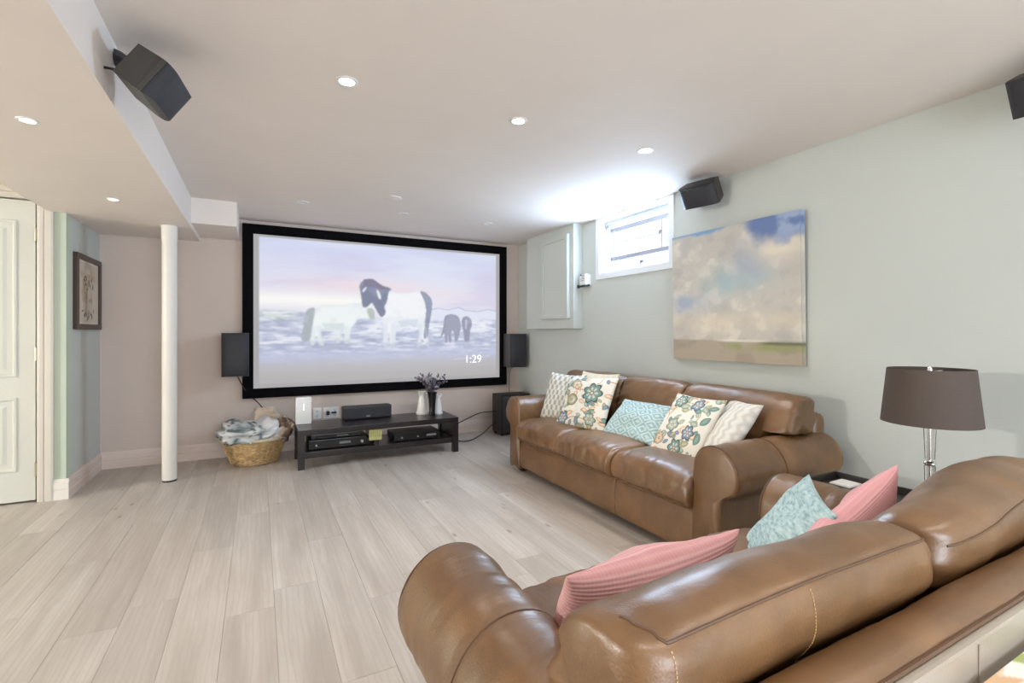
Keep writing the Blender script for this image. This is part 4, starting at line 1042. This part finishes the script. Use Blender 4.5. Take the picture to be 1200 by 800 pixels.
    for sx in (-1, 1):
        for y in (0.06, D - 0.09):
            G().box(sx * (hi + 0.085) - 0.035, sx * (hi + 0.085) + 0.035, y - 0.03, y + 0.03, 0, 0.058, 0.005).build('foot', M['dark_table'], t)
    return t
# far sofa: back against the right wall, facing the hall side; near sofa: back to the camera, facing the screen
make_sofa('leather_sofa', 'brown leather three-seat sofa along the right wall under the painting', (2.89, 2.70, 0), R(90), 3, 1.86, 1.0, 'matching brown leather sofas')
make_sofa('leather_sofa', 'brown leather two-seat sofa in front, seen from behind, facing the screen', (1.14, 0.30, 0), 0, 2, 1.13, 5.0, 'matching brown leather sofas')

# ------------------------------------------------------------------ cushions
def pillow(name, label, mat, c, right, up, w, hh, T=0.07, seed=0, pinch=0.07, paint=None, n=70, group=None, bend=0.0):
    """square throw cushion: two puffed faces meeting in a pinched edge, corners as ears; local z is its front"""
    s = np.linspace(-1, 1, n); s = np.sign(s) * (1 - (1 - np.abs(s)) ** 1.25)
    X, Y = np.meshgrid(s, s)
    th = (np.clip((1 - X ** 2) * (1 - Y ** 2), 0, 1)) ** 0.42
    PX = w / 2 * X * (1 - pinch * (1 - Y ** 2)); PY = hh / 2 * Y * (1 - pinch * (1 - X ** 2))
    lump = fbm(np.stack([X * 1.5, Y * 1.5, X * 0 + seed], -1), 1.0, 3, seed)
    wav = bend * (X ** 2 - 0.4)
    out = []
    for sg in (1, -1):
        Z = sg * T * th * (1 + 0.45 * lump) + wav + 0.012 * lump
        out.append(np.stack([PX, PY, Z], -1).reshape(-1, 3))
    V = np.vstack(out); F = grid_faces(n, n) + [tuple(reversed(f)) for f in grid_faces(n, n, n * n)]
    o = mesh_obj(name, V, F, mat, None, True)
    me = o.data
    if paint is not None:
        img = paint((X + 1) / 2, (Y + 1) / 2).reshape(-1, 3); print_attr(me, np.vstack([img, img]))
    uvl = me.uv_layers.new(name='cloth'); UV = np.stack([(X + 1) / 2, (Y + 1) / 2], -1).reshape(-1, 2); UV = np.vstack([UV, UV])
    li = np.empty(len(me.loops), int); me.loops.foreach_get('vertex_index', li); uvl.data.foreach_set('uv', UV[li].ravel())
    bm = bmesh.new(); bm.from_mesh(me); bmesh.ops.remove_doubles(bm, verts=bm.verts, dist=1e-5); bm.to_mesh(me); bm.free()
    right = Vector(right).normalized(); up = Vector(up); up = (up - right * up.dot(right)).normalized(); nz = right.cross(up)
    o.matrix_world = Matrix.Translation(Vector(c)) @ Matrix((right, up, nz)).transposed().to_4x4()
    tag(o, label, 'cushion', group)
    return o

def uvmat(name, fn, rough=0.9):
    t = NT(name); tc = t.n('ShaderNodeTexCoord'); sep = t.n('ShaderNodeSeparateXYZ'); t.l(tc.outputs['UV'], sep.inputs[0])
    fn(t, sep.outputs[0], sep.outputs[1], tc.outputs['UV']); t.set(rough, 0, 0.2); return t.m
def f_lattice(t, u, v, uv):
    # rows of pale pointed ovals on grey
    a = t.math('MULTIPLY', u, 2 * PI * 7); b_ = t.math('MULTIPLY', v, 2 * PI * 4.5)
    s = t.math('ADD', t.math('COSINE', t.math('ADD', a, b_)), t.math('COSINE', t.math('SUBTRACT', a, b_)))
    t.color(t.ramp(t.math('MULTIPLY_ADD', s, 0.25) if False else t.math('ADD', t.math('MULTIPLY', s, 0.25), 0.5), [(0.36, lin(170, 172, 168)), (0.56, lin(226, 223, 214))]))
def f_teal(t, u, v, uv):
    # ikat squares: rings of nested diamonds with frayed edges
    nz = t.noise(uv, 24, 3); nz = t.math('MULTIPLY', t.math('SUBTRACT', nz, 0.5), 0.16)
    def tri(x, k): return t.math('ABSOLUTE', t.math('SUBTRACT', t.math('FRACT', t.math('ADD', t.math('MULTIPLY', x, k), nz)), 0.5))
    d = t.math('ADD', tri(u, 4.0), tri(v, 4.0))
    ring = t.math('ADD', t.math('MULTIPLY', t.math('SINE', t.math('MULTIPLY', d, 19)), 0.5), 0.5)
    c = t.ramp(ring, [(0.25, lin(146, 176, 180)), (0.6, lin(168, 194, 197)), (0.9, lin(200, 216, 217))])
    c = t.mix(t.ramp(t.noise(uv, 14, 4), [(0.52, (0, 0, 0, 1)), (0.62, (0.55, 0.55, 0.55, 1))]), c, lin(190, 214, 212))
    t.color(c)
def f_teal_streak(t, u, v, uv):
    mp = t.n('ShaderNodeMapping'); mp.inputs['Scale'].default_value = (3, 9, 1); mp.inputs['Rotation'].default_value = (0, 0, 0.6); t.l(uv, mp.inputs[0])
    n_ = t.noise(mp.outputs[0], 3.2, 4, 0.7)
    c = t.ramp(n_, [(0.36, lin(134, 162, 168)), (0.48, lin(168, 196, 200)), (0.64, lin(198, 216, 218))])
    t.color(c)
def f_knit(c0, c1, k):
    def f(t, u, v, uv):
        w = t.math('ADD', t.math('MULTIPLY', t.math('SINE', t.math('MULTIPLY', v, 2 * PI * k)), 0.5), 0.5)
        w2 = t.math('ADD', t.math('MULTIPLY', t.math('SINE', t.math('ADD', t.math('MULTIPLY', u, 2 * PI * k * 1.3), t.math('MULTIPLY', v, 40))), 0.5), 0.5)
        hgt = t.math('ADD', t.math('MULTIPLY', w, 0.85), t.math('MULTIPLY', w2, 0.15))
        nz = t.noise(uv, 60, 3); mp = t.n('ShaderNodeMapping'); mp.inputs['Scale'].default_value = (3, 30, 1); t.l(uv, mp.inputs[0])
        hgt = t.math('ADD', hgt, t.math('MULTIPLY', t.noise(mp.outputs[0], 3, 3), 0.5)); hgt = t.math('ADD', t.math('MULTIPLY', hgt, 0.6), t.math('MULTIPLY', nz, 0.2))
        t.color(t.ramp(hgt, [(0.15, c0), (0.75, c1)])); t.bump(hgt, 0.45, 0.003)
    return f
def f_cable(t, u, v, uv):
    a = t.math('MULTIPLY', u, 2 * PI * 6); z = t.math('MULTIPLY', t.math('SINE', t.math('MULTIPLY', v, 2 * PI * 7)), 0.9)
    w = t.math('ADD', t.math('MULTIPLY', t.math('SINE', t.math('ADD', a, z)), 0.5), 0.5)
    hgt = t.math('ADD', w, t.math('MULTIPLY', t.noise(uv, 90, 2), 0.3))
    t.color(t.ramp(hgt, [(0.2, lin(206, 203, 196)), (0.8, lin(226, 224, 218))])); t.bump(hgt, 0.8, 0.006)
M['c_lattice'] = uvmat('grey_oval_cotton', f_lattice)
M['c_teal'] = uvmat('aqua_ikat_cotton', f_teal)
M['c_teal2'] = uvmat('aqua_streak_cotton', f_teal_streak)
M['c_pink'] = uvmat('pink_rib_knit', f_knit(lin(206, 150, 153), lin(228, 182, 184), 40))
M['c_pink2'] = uvmat('pink_fine_weave', f_knit(lin(214, 157, 162), lin(226, 174, 178), 80))
M['c_cable'] = uvmat('white_cable_knit', f_cable)
M['c_cream'] = plain('cream_cotton', lin(216, 208, 186), 0.9, 0, 0.08, 30)
M['c_floral'] = painted('floral_cotton', 0.9, spec=0.2)

def paint_floral(seed):
    def f(U, V):
        r = np.random.RandomState(seed); img = np.zeros(U.shape + (3,)); img[:] = (226, 222, 212)
        teal, slate, sage, olive, peach, brown = (122, 150, 142), (128, 142, 160), (164, 176, 160), (172, 170, 136), (222, 190, 158), (188, 142, 92)
        # vines
        for k in range(6):
            x, y = r.uniform(0, 1), r.uniform(0, 1); a = r.uniform(0, 2 * PI); pts = [(x, y)]
            for j in range(9): a += r.uniform(-0.5, 0.7); x += 0.06 * math.cos(a); y += 0.06 * math.sin(a); pts.append((x, y))
            blend(img, line_mask(U, V, pts, 0.008), brown)
        for k in range(70):
            x, y, a = r.uniform(0, 1), r.uniform(0, 1), r.uniform(0, PI); c = [teal, sage, olive, slate, peach, sage][r.randint(6)]
            L = r.uniform(0.04, 0.085); m = leaf_mask(U, V, x, y, a, L, L * 0.5)
            blend(img, leaf_mask(U, V, x, y, a, L * 1.12, L * 0.6), tuple(v_ * 0.72 for v_ in c)); blend(img, m, c); blend(img, leaf_mask(U, V, x, y, a, L * 0.6, L * 0.16) * 0.7, tuple(min(255, v_ * 1.22) for v_ in c))
        spots = {1: [(0.66, 0.66, 0.21, 7, teal), (0.16, 0.14, 0.13, 6, slate), (0.30, 0.80, 0.10, 5, peach), (0.75, 0.16, 0.12, 6, sage), (0.26, 0.50, 0.12, 1, olive)],
                 2: [(0.72, 0.36, 0.12, 6, slate), (0.24, 0.86, 0.13, 6, teal), (0.62, 0.84, 0.12, 5, slate), (0.34, 0.44, 0.12, 5, sage), (0.55, 0.10, 0.14, 6, teal), (0.16, 0.20, 0.10, 5, peach)]}[seed]
        for (x, y, R_, npet, c) in spots:
            d = np.hypot(U - x, V - y); an = np.arctan2(V - y, U - x)
            rad = R_ * (0.72 + 0.28 * np.abs(np.cos(an * npet / 2)))
            blend(img, 1 - ss(rad - 0.004, rad + 0.006, d), tuple(v_ * 0.62 for v_ in c)); blend(img, 1 - ss(rad * 0.86 - 0.004, rad * 0.86 + 0.004, d), c)
            blend(img, (1 - ss(rad * 0.55, rad * 0.6, d)) * (0.5 + 0.5 * np.cos(an * npet)), (206, 212, 204)); blend(img, 1 - ss(R_ * 0.20, R_ * 0.24, d), (150, 122, 112)); blend(img, 1 - ss(R_ * 0.10, R_ * 0.12, d), (226, 208, 180))
        return img
    return f

def lean(deg, yaw=0, face='-x', roll=0):
    """right/up vectors of a cushion leaning back by deg; seen from its front; roll turns it in its own plane"""
    a = R(deg)
    if face == '-x': right, up = Vector((0, -1, 0)), Vector((math.sin(a), 0, math.cos(a)))
    else: right, up = Vector((-1, 0, 0)), Vector((0, -math.sin(a), math.cos(a)))
    m = Matrix.Rotation(R(yaw), 3, 'Z'); right, up = m @ right, m @ up
    nz = right.cross(up); m = Matrix.Rotation(R(roll), 3, nz); return m @ right, m @ up
ga = 'cushions along the far sofa'
def put(label, mat, c, deg, yaw, w, hh, face='-x', roll=0, **kw):
    r_, u_ = lean(deg, yaw, face, roll); return pillow('throw_cushion', label, mat, c, r_, u_, w, hh, **kw)
put('grey and white oval patterned cushion at the far arm of the long sofa', M['c_lattice'], (2.30, 3.46, 0.655), 22, 14, 0.40, 0.42, seed=1, T=0.06, group=ga)
put('cream cushion almost hidden behind the flowered cushion near the far arm', M['c_cream'], (2.43, 3.20, 0.68), 24, 10, 0.40, 0.42, seed=2, T=0.045, group=ga)
put('cream cushion with large teal flower, beside the grey oval patterned one', M['c_floral'], (2.27, 3.09, 0.655), 27, 12, 0.49, 0.44, seed=3, T=0.06, roll=2, paint=paint_floral(1), n=150, group=ga)
put('low aqua diamond patterned cushion lying between the two flowered cushions', M['c_teal'], (2.355, 2.60, 0.585), 46, 4, 0.50, 0.34, seed=4, T=0.055, group=ga)
put('cream flowered cushion next to the white knitted one on the long sofa', M['c_floral'], (2.33, 2.145, 0.625), 37, 0, 0.38, 0.44, seed=5, T=0.06, paint=paint_floral(2), n=150, group=ga)
put('white cable knit cushion in the near corner of the long sofa', M['c_cable'], (2.40, 1.915, 0.625), 36, -22, 0.32, 0.44, seed=6, T=0.06, group=ga)
gb = 'cushions on the near sofa'
put('pink ribbed knit cushion against the near sofa back, beside its free arm', M['c_pink'], (0.775, 0.85, 0.575), 24, 0, 0.50, 0.34, face='+y', seed=7, T=0.07, group=gb)
put('aqua streaked cushion turned in the near sofa corner before a pink one', M['c_teal2'], (1.46, 0.965, 0.558), 36, 40, 0.42, 0.38, face='+y', seed=8, T=0.055, group=gb)
put('pink fine weave cushion in the near sofa, by the lamp table', M['c_pink2'], (1.50, 0.80, 0.572), 20, 4, 0.44, 0.38, face='+y', roll=-25, seed=9, T=0.06, group=gb)

# ------------------------------------------------------------------ lamp and side table in the corner
st = thing('side_table', 'dark tray-top side table between the two sofas', 'side table', (2.30, 1.02, 0))
tw, tl, tz = 0.23, 0.36, 0.485
G().box(-tw, tw, -tl, tl, tz - 0.02, tz, 0.002).build('tray_base', plain('black_tray_lining', lin(48, 43, 41), 0.35), st)
for (a0, a1, c0, c1) in ((-tw - 0.012, tw + 0.012, -tl - 0.012, -tl), (-tw - 0.012, tw + 0.012, tl, tl + 0.012), (-tw - 0.012, -tw, -tl, tl), (tw, tw + 0.012, -tl, tl)):
    G().box(a0, a1, c0, c1, tz - 0.03, tz + 0.03, 0.002).build('tray_rim', M['dark_table'], st)
for sx in (-1, 1):
    for sy in (-1, 1):
        G().box(sx * (tw - 0.02) - 0.018, sx * (tw - 0.02) + 0.018, sy * (tl - 0.02) - 0.018, sy * (tl - 0.02) + 0.018, 0, tz - 0.02, 0.002).build('leg', M['dark_table'], st)
np_ = thing('paper_napkin', 'white folded paper napkin on the tray table, in its far corner', 'napkin', (2.46, 1.30, tz + 0.0005))
for k in range(2): G().box(-0.05, 0.05, -0.045, 0.045 - 0.003 * k, 0.004 * k, 0.004 * k + 0.0036, 0.0008).build('fold', plain('white_paper_%d' % k, lin(232, 230, 226), 0.9), np_)
lp = thing('table_lamp', 'crystal column table lamp with dark taupe drum shade in the corner', 'lamp', (2.385, 0.945, tz))
G().box(-0.075, 0.075, -0.075, 0.075, 0, 0.022, 0.004).build('foot_plate', M['crystal'], lp)
G().lathe([(0.046, 0.022), (0.046, 0.03), (0.02, 0.034), (0.02, 0.045)], 24).build('foot_ring', M['chrome'], lp, True)
def facet(z0, z1, r0, r1, n=8):
    return G().lathe([(r0 * 0.9, z0), (r0, z0 + 0.006), (r1, z1 - 0.006), (r1 * 0.9, z1)], n)
facet(0.045, 0.185, 0.016, 0.020).build('lower_crystal', M['crystal'], lp)
G().lathe([(0.016, 0.185), (0.020, 0.19), (0.020, 0.197), (0.016, 0.202)], 24).build('middle_ring', M['chrome'], lp, True)
facet(0.202, 0.375, 0.017, 0.024).build('upper_crystal', M['crystal'], lp)
G().lathe([(0.0045, 0.03), (0.0045, 0.56)], 14).build('rod', M['chrome'], lp, True)
sh0, sh1 = 0.355, 0.572
G().lathe([(0.160, sh0), (0.139, sh1), (0.137, sh1), (0.158, sh0)], 64, cap=False).build('lamp_shade', M['shade'], lp, True)
g = G()
for k in range(3):
    a = k * 2 * PI / 3; g.tube([(0, 0, 0.56), (0.139 * math.cos(a), 0.139 * math.sin(a), 0.56)], 0.003, 6)
g.build('spider', M['chrome'], lp)
G().lathe([(0.009, 0.555), (0.010, 0.565), (0.006, 0.578), (0.001, 0.582)], 14).build('finial', M['chrome'], lp, True)

# ------------------------------------------------------------------ table with leaf-print cloth behind the near sofa
tb = thing('console_table', 'narrow table pushed against the back of the near sofa', 'table', (1.35, 0.012, -0.05))
G().box(-0.75, 0.75, -0.29, 0.29, 0.69, 0.725, 0.003).build('tabletop', M['dark_table'], tb)
for sx in (-1, 1):
    for sy in (-1, 1):
        G().box(sx * 0.70 - 0.025, sx * 0.70 + 0.025, sy * 0.25 - 0.025, sy * 0.25 + 0.025, 0.05, 0.69, 0.003).build('leg', M['dark_table'], tb)
def paint_leafcloth(U, V):
    img = np.zeros(U.shape + (3,)); img[:] = (226, 224, 219)
    r = np.random.RandomState(5); A = 1.5 / 0.6
    for k in range(11):
        for j in range(5):
            x = (k + 0.5 * (j % 2)) * 0.26 + 0.05; y = 1.02 - j * 0.26; base = [0.6, 2.2, -0.5, 1.4][(k + j) % 4]
            c = ((176, 186, 122), (206, 172, 138), (186, 196, 134))[(k * 2 + j) % 3]
            for q in range(7):
                a = base + (q - 3) * 0.42
                blend(img, leaf_mask(U * A, V, x + 0.085 * math.cos(a), y + 0.085 * math.sin(a), a, 0.075, 0.021), c)
    for (x, y, c, a0) in ((0.86, 0.95, (160, 172, 108), 0.4), (0.67, 0.82, (184, 152, 120), 1.5)):
        blend(img, 1 - ss(0.13, 0.14, np.hypot(U * A - x, V - y)), (226, 224, 219))
        for q in range(6):
            a = a0 + q * PI / 3; blend(img, leaf_mask(U * A, V, x + 0.07 * math.cos(a), y + 0.07 * math.sin(a), a, 0.062, 0.026), c)
    return img
tc_ = thing('tablecloth', 'white cloth with green and tan leaf print on the table behind the sofa', 'tablecloth', (1.35, 0.012, 0.675))
cw, cd = 1.53, 0.60
def cloth3(a, c): return (a, c - cd / 2, 0.008)
picture_grid('printed_top', painted('leaf_print_cloth', 0.9), tc_, cw, cd, 300, 130, paint_leafcloth, to3=cloth3)
g = G()
for (a0, a1, c0, c1, z0) in ((-cw / 2, cw / 2, cd / 2 - 0.004, cd / 2 - 0.0005, -0.03), (-cw / 2, cw / 2, -cd / 2, -cd / 2 + 0.004, -0.14), (-cw / 2, -cw / 2 + 0.004, -cd / 2, cd / 2, -0.14), (cw / 2 - 0.004, cw / 2, -cd / 2, cd / 2, -0.14)):
    g.box(a0, a1, c0, c1, z0, 0.0079)
g.build('hem', plain('white_hem', lin(240, 238, 232), 0.9), tc_)
